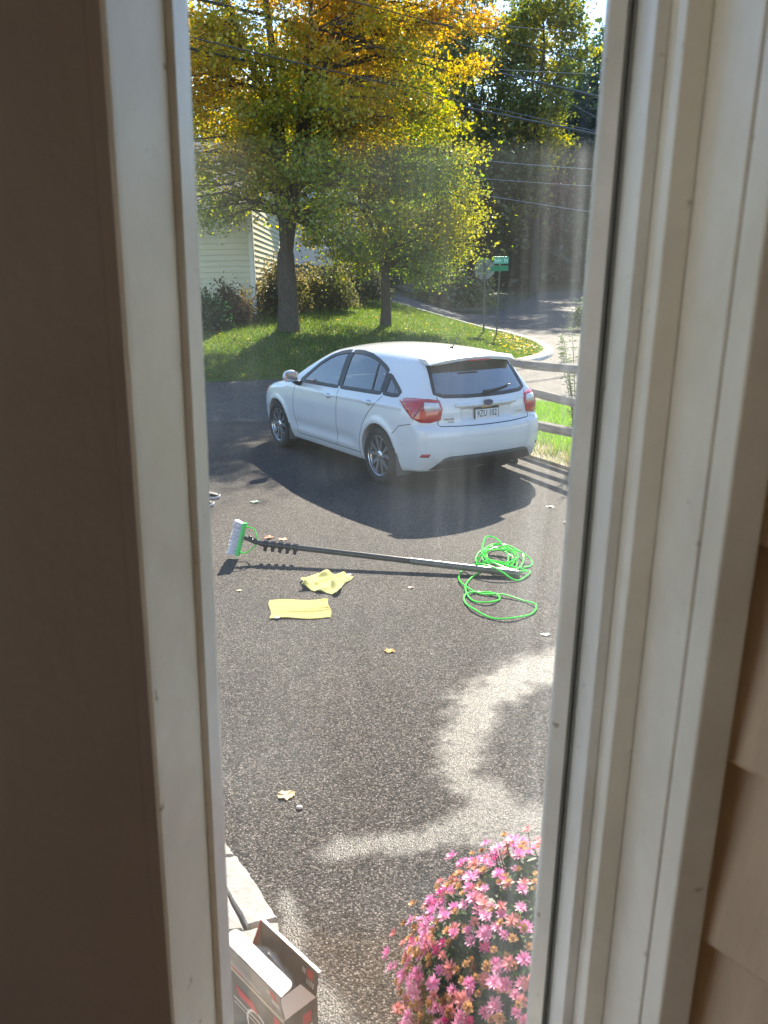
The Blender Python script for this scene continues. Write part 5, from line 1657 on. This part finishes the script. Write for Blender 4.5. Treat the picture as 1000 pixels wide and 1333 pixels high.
for s in (-1, 1):
    fs = frame_side(s)
    for w in (W_F, W_R, W_Q):
        p = patch('side_window', w, fs, m_cglass, -.003, .07, depth=0)
        ribbon('window_seal', w, fs, m_trim, .040, .0035, True, p)
    ribbon('pillar_trim', [(.925, .985), (.945, 1.365)], fs, m_trim, .075, .003)
    ribbon('pillar_trim', [(-.012, 1.0), (.010, 1.195)], fs, m_trim, .060, .003)
    ribbon('window_divider', [(.20, .992), (.265, 1.30)], fs, m_trim, .022, .0036)
    ribbon('mirror_base_trim', [(1.94, .972), (1.80, 1.06)], fs, m_trim, .05, .0032)
    for nm, ln in (('door_gap', [(2.06, .955), (2.10, .80), (2.11, .60), (2.08, .42), (2.02, .285)]), ('door_gap', [(.93, .955), (.925, .7), (.94, .45), (.965, .285)]),
                   ('door_gap', [(-.04, .97), (.06, .88), (.20, .76), (.31, .62), (.375, .48), (.40, .285)]), ('door_gap', [(.40, .285), (2.02, .285)]),
                   ('fender_gap', [(2.06, .955), (2.35, .985)]), ('bumper_gap', [(-.30, .60), (-.42, .70), (-.60, .735)])):
        ribbon(nm, ln, fs, m_seam, .007, .0012)
    for yy, zz in ((1.14, .855), (.19, .875)):
        # handle: flat patch with the cup's shade painted in, and a bowed bar
        pos = solve(fs[0](np.array([(yy, zz)])), fs[1])[0]
        patch('handle_cup_shade', [(yy + .062 * math.cos(a), zz + .030 * math.sin(a)) for a in np.linspace(0, 2 * math.pi, 16, endpoint=False)], fs, M('painted_cup_shade', (.45, .46, .47), .4), .0015, .05, depth=.005)
        MB().tube([(pos[0] - s * .008, yy + .095, zz + .004), (pos[0] + s * .020, yy + .07, zz + .006), (pos[0] + s * .027, yy, zz + .008), (pos[0] + s * .020, yy - .07, zz + .006), (pos[0] - s * .008, yy - .095, zz + .004)], [.010, .013, .014, .013, .010], 8).build('door_handle', m_paint, car, True)
    # mirror
    mx0 = .86
    sh_ = MB().ball((s * (mx0 + .125), 1.90, 1.035), (.105, .075, .078), 18, 12)
    sh_.v = [(x, max(y, 1.855), max(z, .965)) for x, y, z in sh_.v]
    mir = sh_.build('door_mirror', m_paint, car, True)
    MB().box(min(s * (mx0 + .045), s * (mx0 + .215)), max(s * (mx0 + .045), s * (mx0 + .215)), 1.848, 1.8545, .975, 1.095, .012).build('mirror_glass', m_chrome, mir)
    MB().tube([(s * (mx0 - .04), 1.93, .93), (s * (mx0 + .03), 1.92, .945), (s * (mx0 + .09), 1.905, .985)], [.035, .03, .035], 8).build('mirror_arm', m_trim, mir, True)
    # lamps
    fd_ = frame_diag(s)
    TL = [(-.285, .955), (-.20, .985), (-.08, .992), (.05, .985), (.145, .968), (.178, .89), (.160, .775), (.06, .748), (-.03, .758), (-.12, .80)]
    tl_ = patch('tail_light', TL, fd_, m_lens, .010, .05, depth=.02)
    patch('clear_lens', [(.00, .955), (.135, .945), (.158, .885), (.01, .870)], fd_, m_lensc, .0125, .05, tl_, depth=.004)
    ribbon('lens_divider', [(-.10, .80), (.00, .955)], fd_, M('dark_red', (.16, .005, .01), .2), .012, .0115, False, tl_)
    patch('bumper_reflector', [(-.035, .405), (.062, .405), (.085, .440), (-.005, .440)], fd_, m_refl, .003, .05, depth=.01)
    # head light and marker
    kf = .7071
    ff_ = (lambda a, s=s: np.column_stack([s * (.70 + .6 * kf) - s * kf * a[:, 0], np.full(len(a), 3.30 + .6 * kf) + kf * a[:, 0], a[:, 1]]), np.array((-s * kf, -kf, 0)))
    hl = patch('head_light', [(-.26, .80), (-.10, .80), (.12, .74), (.14, .66), (-.02, .655), (-.16, .70)], ff_, m_lensc, .006, .05, depth=.02)
    patch('side_marker', [(-.255, .795), (-.19, .795), (-.15, .715), (-.17, .705)], ff_, m_orange, .009, .05, hl, depth=.01)
    # mud flaps
    for yy, bk in ((-.335, 1), (WB - .345, 0)):
        xo = .862 - (.012 if bk else 0)
        v8 = []
        for (dx, yv, zv) in ((-.14, yy - .015, .40), (.0, yy - .015, .42), (.012, yy - .06, .17), (-.16, yy - .06, .17)):
            v8.append((s * (xo + dx), yv, zv))
        v8 += [(x, y - .022, z) for x, y, z in v8]
        fl_ = MB().add(v8, [(0, 1, 2, 3), (7, 6, 5, 4), (0, 4, 5, 1), (1, 5, 6, 2), (2, 6, 7, 3), (3, 7, 4, 0)])
        fl_.build('mud_flap', m_paint, car)

# rear
fr_ = frame_rear()
p = patch('rear_window', W_B, fr_, m_rglass, -.003, .08, depth=0)
ribbon('window_seal', W_B, fr_, m_trim, .035, .0035, True, p)
patch('lower_bumper_trim', [(-.68, .262), (-.55, .385), (-.48, .40), (.48, .40), (.55, .385), (.68, .262)], fr_, m_trim, .006, .08, depth=.03)
for ln in ([(-.575, 1.0), (-.560, .90), (-.575, .80), (-.60, .735), (-.575, .712), (-.3, .700), (0, .697), (.3, .700), (.575, .712), (.60, .735), (.575, .80), (.560, .90), (.575, 1.0)],):
    ribbon('tailgate_gap', ln, fr_, m_seam, .008, .0015)
pg = patch('tailgate_garnish', [(-.40, .905), (-.38, .885), (.38, .885), (.40, .905), (.39, .925), (-.39, .925)], fr_, m_paint, .020, .06, depth=.03)
zb = 0.918
yb = float(solve(fr_[0](np.array([(0, zb)])), fr_[1])[0][1])
eb = MB(); pe = [(.058 * math.cos(a), .030 * math.sin(a)) for a in np.linspace(0, 2 * math.pi, 28, endpoint=False)]
def rearplate(poly, y0, y1, z0, x0=0.0):
    return MB().prism(poly, y0, y1).xf(Matrix(((1, 0, 0, x0), (0, 0, 1, 0), (0, 1, 0, z0), (0, 0, 0, 1))))
emb = rearplate([(x * 1.12, y * 1.15) for x, y in pe], yb - .030, yb - .010, zb).build('emblem', m_chrome, car)
rearplate(pe, yb - .0325, yb - .0302, zb).build('emblem_field', M('emblem_blue', (.02, .04, .14), .2, coat=1.0), emb)
for (sx_, sz_, sr) in ((-.030, .004, .012), (-.006, .010, .006), (.014, .008, .006), (.034, .005, .006), (.004, -.010, .006), (.026, -.009, .006)):
    star = [(sr * (1 if k % 2 == 0 else .28) * math.cos(math.pi * k / 4), sr * (1 if k % 2 == 0 else .28) * math.sin(math.pi * k / 4)) for k in range(8)]
    rearplate(star, yb - .0345, yb - .0327, zb + sz_, sx_).build('emblem_star', m_chrome, emb)
# number plate
zp = .808; ypl = float(solve(fr_[0](np.array([(0, zp)])), fr_[1])[0][1]) - .012
pf_ = MB().box(-.160, .160, ypl - .006, ypl + .006, zp - .083, zp + .083, .004).build('number_plate', m_trim, car)
MB().box(-.150, .150, ypl - .0085, ypl - .0065, zp - .066, zp + .042).build('plate_face', M('plate_white', (.72, .73, .74), .4, var=.05), pf_)
text_mesh('plate_characters', '9ZU 102', .098, M('plate_ink', (.02, .025, .05), .5), pf_, (0, ypl - .0095, zp - .005), (R(90), 0, 0), .0006, sx=.74)
text_mesh('frame_lettering', 'NEW JERSEY', .030, M('frame_orange', (.75, .36, .06), .5), pf_, (0, ypl - .0075, zp + .062), (R(90), 0, 0), .0006, sx=.9) if False else None
MB().box(-.07, .06, ypl - .0085, ypl - .0065, zp + .056, zp + .068).build('frame_lettering', M('frame_orange', (.60, .30, .08), .5, var=.4, vscale=60), pf_)
MB().box(-.09, .13, ypl - .0092, ypl - .0087, zp - .080, zp - .060).build('frame_band', m_trim, pf_)
for (tx, tz, s_, sz) in ((-.47, .775, 'IMPREZA', .030), (-.455, .748, 'PREMIUM', .017), (.46, .790, 'SUBARU', .028)):
    yt = float(solve(fr_[0](np.array([(tx, tz)])), fr_[1])[0][1])
    text_mesh('badge_lettering', s_, sz, m_chrome, car, (tx, yt - .004, tz), (R(90), 0, R(-9 if tx < 0 else 9) * 1), .002)
# wiper
wp = []
for t in np.linspace(0, 1, 9):
    xx = -.02 + .40 * t; z_ = 1.015 + .05 * t ** 1.5
    q = solve(fr_[0](np.array([(xx, z_)])), fr_[1])[0]; wp.append((q[0], q[1] - .020, q[2] + .008))
MB().tube(wp, [.016, .016, .014, .012, .010, .010, .009, .008, .006], 8).build('rear_wiper', m_trim, car, True)
# roof spoiler
sv = []; sf = []
NS = 15
for i in range(NS):
    x_ = -.565 + 1.13 * i / (NS - 1)
    e = 1 - max(0, abs(x_) - .47) / .095 * .85
    zr = float(T0(-.42) - CRN(-.42) * x_ * x_)
    yr = -.655 + .075 * (x_ / .6) ** 2
    zt = zr - .028 - .022 * max(0, abs(x_) - .45) / .11
    sv += [(x_, -.34, zr + .003), (x_, -.50, zr - .004), (x_, yr + .02, zt - .004), (x_, yr, zt - .014), (x_, yr + .012, zt - .045 * e), (x_, -.50, zt - .052 * e)]
for i in range(NS - 1):
    for k in range(5):
        sf.append((i * 6 + k, i * 6 + k + 1, i * 6 + 7 + k, i * 6 + 6 + k))
sf += [(0, 5, 4, 3, 2, 1), tuple((NS - 1) * 6 + k for k in range(6))]
spo = obj('roof_spoiler', sv, sf, m_paint, car, True)
bm = bmesh.new(); bm.from_mesh(spo.data); bmesh.ops.recalc_face_normals(bm, faces=bm.faces[:]); bm.to_mesh(spo.data); bm.free()
try: spo.data.set_sharp_from_angle(angle=R(50))
except Exception: pass
MB().box(-.14, .14, -.668, -.650, 1.338, 1.352, .003).build('brake_light', m_lens, spo)
# front
fw = frame_front()
p = patch('windscreen', W_W, fw, m_cglass, -.003, .1, depth=0)
ribbon('window_seal', W_W, fw, m_trim, .04, .003, True, p)
patch('grille', [(-.36, .52), (.36, .52), (.42, .62), (.38, .66), (-.38, .66), (-.42, .62)], fw, m_trim, .004, .1, depth=.02)
patch('lower_intake', [(-.5, .26), (.5, .26), (.46, .38), (-.46, .38)], fw, m_trim, .004, .1, depth=.02)
# antenna
zr = float(T0(-.18))
MB().tube([(0, -.16, zr - .005), (0, -.19, zr + .012)], [.022, .012], 10).tube([(0, -.185, zr + .005), (0, -.26, zr + .10), (0, -.35, zr + .20)], [.006, .0045, .003], 6).build('antenna', m_trim, car, True)
# underside, exhaust, interior
MB().box(-.72, .72, .42, 2.2, .205, .235).box(-.5, .5, -.72, 3.35, .24, .27).build('floor_pan', m_dash, car)
MB().tube([(.42, -.62, .235), (.42, -.80, .235)], [.035, .035], 12, cap=False).build('exhaust_pipe', m_chrome, car, True)
MB().tube([(-.72, 0, WR), (.72, 0, WR)], .035, 8).tube([(-.72, WB, WR), (.72, WB, WR)], .03, 8).build('axle', m_dash, car)
MB().box(-.70, .70, 2.02, 2.34, .72, .955, .05).box(-.78, .78, -.68, -.15, .55, .88, .03).build('dashboard', m_dash, car)
def seat(x, y):
    mb = MB().box(x - .25, x + .25, y - .02, y + .50, .42, .58, .05)
    b2_ = MB().box(x - .24, x + .24, -.07, .07, .50, 1.10, .05).box(x - .13, x + .13, -.05, .05, 1.13, 1.30, .04)
    b2_.xf(Matrix.Translation((0, y - .02, 0)) @ Matrix.Translation((0, 0, .5)) @ Matrix.Rotation(R(14), 4, 'X') @ Matrix.Translation((0, 0, -.5)))
    mb.add(b2_.v, b2_.f)
    mb.build('seat', m_seat, car, False)
seat(-.37, 1.15); seat(.37, 1.15); seat(-.36, .28); seat(.36, .28)
sw = MB(); circ = [(-.37 + .18 * math.cos(a), 1.85 + .05 * math.sin(a), .90 + .16 * math.sin(a)) for a in np.linspace(0, 2 * math.pi, 20)]
sw.tube(circ, .014, 6, cap=False).tube([(-.55, 1.85, .9), (-.19, 1.85, .9)], .018, 6)
sw.build('steering_wheel', m_dash, car, True)

# wheels
def wheel_at(name, x, y, s):
    w = empty(name, (x, y, WR), 0, car)
    if s > 0: w.rotation_euler = (0, 0, math.pi)
    return w
tyre_p = [(.205, -.085), (.222, -.098), (.255, -.106), (.290, -.103), (.308, -.090), (.316, -.070), (.316, .070), (.308, .090), (.29, .103), (.255, .106), (.205, .090)]
tyre_mb = MB().lathe(tyre_p, 48, 'x'); 
grv = MB()
rim_mb = MB().lathe([(.214, -.092), (.219, -.097), (.224, -.096), (.222, -.086), (.208, -.080), (.198, -.060), (.192, .0), (.200, .08)], 48, 'x')
disc_mb = MB().lathe([(.0, -.030), (.15, -.030), (.16, -.02), (.192, -.018), (.195, .01)], 32, 'x')
spoke_mb = MB(); spoke_d = MB()
for k in range(5):
    base = 2 * math.pi * k / 5 + math.pi / 2
    for dlt in (-.24, .24):
        a1 = base + dlt * .55; a2 = base + dlt * 1.25
        r1, r2 = .045, .214
        for (w1, w2, x1, x2, tgt) in ((.016, .0165, -.076, -.088, spoke_mb), (.021, .023, -.066, -.078, spoke_d)):
            d1_ = np.array((math.cos(a1), math.sin(a1))); d2_ = np.array((math.cos(a2), math.sin(a2)))
            p1_ = d1_ * r1; p2_ = d2_ * r2; t_ = (p2_ - p1_) / np.linalg.norm(p2_ - p1_); n_ = np.array((-t_[1], t_[0]))
            v8 = []
            for (pp_, ww, xx) in ((p1_, w1, x1), (p2_, w2, x2)):
                for sg_ in (-1, 1):
                    q = pp_ + n_ * ww * sg_
                    v8 += [(xx, q[0], q[1]), (xx + .030, q[0], q[1])]
            tgt.add(v8, [(0, 2, 6, 4), (1, 5, 7, 3), (0, 4, 5, 1), (2, 3, 7, 6), (0, 1, 3, 2), (4, 6, 7, 5)])
hub_mb = MB().lathe([(.0, -.092), (.026, -.091), (.030, -.084), (.052, -.076), (.058, -.05)], 24, 'x')
proto = None
for (nm, x, y, s) in (('wheel', -.757, 0, -1), ('wheel', -.757, WB, -1), ('wheel', .757, 0, 1), ('wheel', .757, WB, 1)):
    w = wheel_at(nm, x, y, s)
    if proto is None:
        ty = tyre_mb.build('tyre', m_tyre, w, True)
        rm = rim_mb.build('rim', m_rim, w, True)
        dk_ = spoke_d.build('spoke_backs', m_rimd, w); sk = spoke_mb.build('spokes', m_rim, w)
        hb = hub_mb.build('hub_cap', m_rim, w, True); dc = disc_mb.build('brake_disc', m_rimd, w, True)
        proto = [ty, rm, dk_, sk, hb, dc]
    else:
        for q in proto:
            c = q.copy(); COL.objects.link(c); c.parent = w

# ------------------------------------------------------------------ person, mostly hidden behind the left frame: only the shoes show
def skin(name, J, E_, rad, mat, parent, root, sub=2):
    me = bpy.data.meshes.new(name)
    names = list(J)
    me.from_pydata([J[n] for n in names], [(names.index(a), names.index(b)) for a, b in E_], [])
    me.materials.append(mat)
    o = bpy.data.objects.new(name, me)
    COL.objects.link(o); o.parent = parent
    sm = o.modifiers.new('skin', 'SKIN'); sm.use_smooth_shade = True
    for i, n in enumerate(names):
        sv_ = me.skin_vertices[0].data[i]
        r = rad[n]; sv_.radius = r if isinstance(r, tuple) else (r, r)
        sv_.use_root = (n == root)
    sb = o.modifiers.new('subdivision', 'SUBSURF'); sb.levels = sub; sb.render_levels = sub
    return o
def add_skin_layer(me):
    bm = bmesh.new(); bm.from_mesh(me)
    bm.verts.layers.skin.verify(); bm.to_mesh(me); bm.free()
_old_skin = skin
def skin(name, J, E_, rad, mat, parent, root, sub=2):
    me = bpy.data.meshes.new(name)
    names = list(J)
    bm = bmesh.new()
    lay = bm.verts.layers.skin.verify()
    vs = []
    for n in names:
        v_ = bm.verts.new(J[n]); r = rad[n]
        v_[lay].radius = r if isinstance(r, tuple) else (r, r)
        v_[lay].use_root = (n == root)
        vs.append(v_)
    for a, b in E_: bm.edges.new((vs[names.index(a)], vs[names.index(b)]))
    bm.to_mesh(me); bm.free()
    me.materials.append(mat)
    o = bpy.data.objects.new(name, me)
    COL.objects.link(o); o.parent = parent
    sm = o.modifiers.new('skin', 'SKIN'); sm.use_smooth_shade = True
    sb = o.modifiers.new('subdivision', 'SUBSURF'); sb.levels = sub; sb.render_levels = sub
    return o
m_skin = M('skin_tone', (.52, .33, .24), .5, var=.08)
m_jean = M('dark_jeans', (.03, .04, .075), .85, var=.25, vscale=30, bump=.2, bscale=120)
m_hood = M('grey_sweatshirt', (.16, .165, .17), .9, var=.12, vscale=30, bump=.2, bscale=120)
m_shoe = M('black_shoe_upper', (.012, .012, .014), .6, var=.3)
m_sole = M('white_shoe_sole', (.70, .70, .72), .55, var=.08)
m_hair = M('brown_hair', (.06, .035, .02), .6, var=.3, vscale=60)
per = empty('person', (-2.12, 7.90, 0)); tag(per, 'person in dark jeans and black white-soled sneakers behind the left frame', 'person')
# facing +x; left foot farther (y +), right foot nearer
J = {'pelvis': (0, 0, .95), 'belly': (0, 0, 1.12), 'chest': (-.01, 0, 1.32), 'neck': (-.01, 0, 1.49), 'jaw': (.02, 0, 1.57), 'head': (.0, 0, 1.66), 'crown': (-.01, 0, 1.73)}
rad = {'pelvis': (.14, .10), 'belly': (.13, .095), 'chest': (.15, .105), 'neck': .055, 'jaw': .065, 'head': .085, 'crown': .06}
E_ = [('pelvis', 'belly'), ('belly', 'chest'), ('chest', 'neck'), ('neck', 'jaw'), ('jaw', 'head'), ('head', 'crown')]
for nm, s in (('l', 1), ('r', -1)):
    J.update({nm + 'hip': (0, .10 * s, .88), nm + 'knee': (.09, .115 * s, .49), nm + 'ankle': (.185, .125 * s, .10), nm + 'toe': (.30, .14 * s, .04),
              nm + 'sh': (-.01, .19 * s, 1.42), nm + 'el': (-.06, .25 * s, 1.14), nm + 'wr': (.02, .26 * s, .90), nm + 'palm': (.04, .26 * s, .83)})
    rad.update({nm + 'hip': .088, nm + 'knee': .058, nm + 'ankle': .042, nm + 'toe': (.04, .022), nm + 'sh': .058, nm + 'el': .042, nm + 'wr': .028, nm + 'palm': (.036, .018)})
    E_ += [('pelvis', nm + 'hip'), (nm + 'hip', nm + 'knee'), (nm + 'knee', nm + 'ankle'), (nm + 'ankle', nm + 'toe'), ('chest', nm + 'sh'), (nm + 'sh', nm + 'el'), (nm + 'el', nm + 'wr'), (nm + 'wr', nm + 'palm')]
    for f in range(4):
        a_, b_ = nm + 'fa%d' % f, nm + 'fb%d' % f
        J[a_] = (.04 + (f - 1.5) * .019 + .01, .26 * s, .77); J[b_] = (.05 + (f - 1.5) * .019 + .012, .250 * s, .725 + .006 * abs(f - 1.3))
        rad[a_] = .009; rad[b_] = .0075
        E_ += [(nm + 'palm', a_), (a_, b_)]
    J[nm + 'th'] = (.095, .25 * s, .80); rad[nm + 'th'] = .009; E_ += [(nm + 'wr', nm + 'th')]
skin('body', J, E_, rad, m_skin, per, 'pelvis')
Jt = {k: v for k, v in J.items() if k in ('pelvis', 'lhip', 'rhip', 'lknee', 'rknee')}
Jt['waist'] = (0, 0, 1.04)
for nm, s in (('l', 1), ('r', -1)): Jt[nm + 'cuff'] = (.175, .124 * s, .11)
rt_ = {'pelvis': (.150, .112), 'waist': (.143, .108), 'lhip': .100, 'rhip': .100, 'lknee': .074, 'rknee': .074, 'lcuff': .066, 'rcuff': .066}
skin('jeans', Jt, [('waist', 'pelvis'), ('pelvis', 'lhip'), ('pelvis', 'rhip'), ('lhip', 'lknee'), ('rhip', 'rknee'), ('lknee', 'lcuff'), ('rknee', 'rcuff')], rt_, m_jean, per, 'pelvis')
Js = {k: J[k] for k in ('belly', 'chest', 'lsh', 'rsh', 'lel', 'rel', 'lwr', 'rwr')}
Js['hem'] = (0, 0, .97); Js['collar'] = (-.01, 0, 1.475)
rs_ = {'hem': (.158, .118), 'belly': (.152, .112), 'chest': (.166, .120), 'collar': .075, 'lsh': .072, 'rsh': .072, 'lel': .056, 'rel': .056, 'lwr': .040, 'rwr': .040}
skin('sweatshirt', Js, [('hem', 'belly'), ('belly', 'chest'), ('chest', 'collar'), ('chest', 'lsh'), ('chest', 'rsh'), ('lsh', 'lel'), ('rsh', 'rel'), ('lel', 'lwr'), ('rel', 'rwr')], rs_, m_hood, per, 'chest')
MB().ball((-.015, 0, 1.695), (.098, .088, .085), 20, 12).ball((-.045, 0, 1.64), (.07, .085, .09), 16, 10).build('hair', m_hair, per, True)
MB().ball((.083, .030, 1.655), (.010, .014, .008), 8, 6).ball((.083, -.030, 1.655), (.010, .014, .008), 8, 6).build('eyes', M('eye_white', (.7, .7, .7), .2), per, True)
MB().tube([(.082, 0, 1.662), (.108, 0, 1.625), (.085, 0, 1.615)], [.009, .014, .008], 8).build('nose', m_skin, per, True)
for ey in (.088, -.088): MB().ball((0, ey, 1.64), (.016, .010, .03), 8, 6).build('ear', m_skin, per, True)
MB().ball((.083, 0, 1.585), (.008, .024, .006), 10, 6).build('mouth', M('lips', (.40, .16, .14), .5), per, True)
for s in (1, -1):
    yc = .135 * s + (.02 if s > 0 else -.02)
    up = MB(); NS = 14; NR = 12
    vv = []; ff = []
    for i in range(NS):
        t = i / (NS - 1)
        x_ = .11 + .30 * t
        hw = .046 * (math.sin(math.pi * min(1, .16 + t * .62)) ** .6) * (1 if t < .93 else .62)
        hgt = np.interp(t, [0, .25, .45, .7, .9, 1], [.105, .115, .095, .068, .056, .036])
        for k in range(NR):
            a = 2 * math.pi * k / NR
            vv.append((x_, yc + hw * math.cos(a), .019 + max(0, (.5 + .5 * math.sin(a))) * (hgt - .025)))
    for i in range(NS - 1):
        for k in range(NR):
            k2 = (k + 1) % NR
            ff.append((i * NR + k, i * NR + k2, i * NR + NR + k2, i * NR + NR + k))
    ff += [tuple(reversed(range(NR))), tuple(range((NS - 1) * NR, NS * NR))]
    shoe = obj('shoe', vv, ff, m_shoe, per, True)
    outl = []
    for i in range(20):
        t = i / 19; outl.append((.105 + .315 * t, .050 * (math.sin(math.pi * min(1, .16 + t * .60)) ** .6) * (1 if t < .95 else .66)))
    poly = [(x, yc + h) for x, h in outl] + [(x, yc - h) for x, h in reversed(outl)]
    sl_ = MB().prism(poly, .0, .021)
    sl_.v = [(x, y, z + .010 * max(0, (x - .36) / .06) ** 1.5) for x, y, z in sl_.v]
    sl_.build('sole', m_sole, shoe)
    for j in (-1, 1):
        MB().tube([(.20, yc + j * .040, .075), (.27, yc + j * .047, .048), (.335, yc + j * .040, .060)], .0035, 6).build('stripe', m_sole, shoe, True)
    MB().tube([(.25, yc - .02, .093), (.25, yc + .02, .093)], .004, 6).tube([(.28, yc - .02, .083), (.28, yc + .02, .083)], .004, 6).build('lace', m_sole, shoe, True)
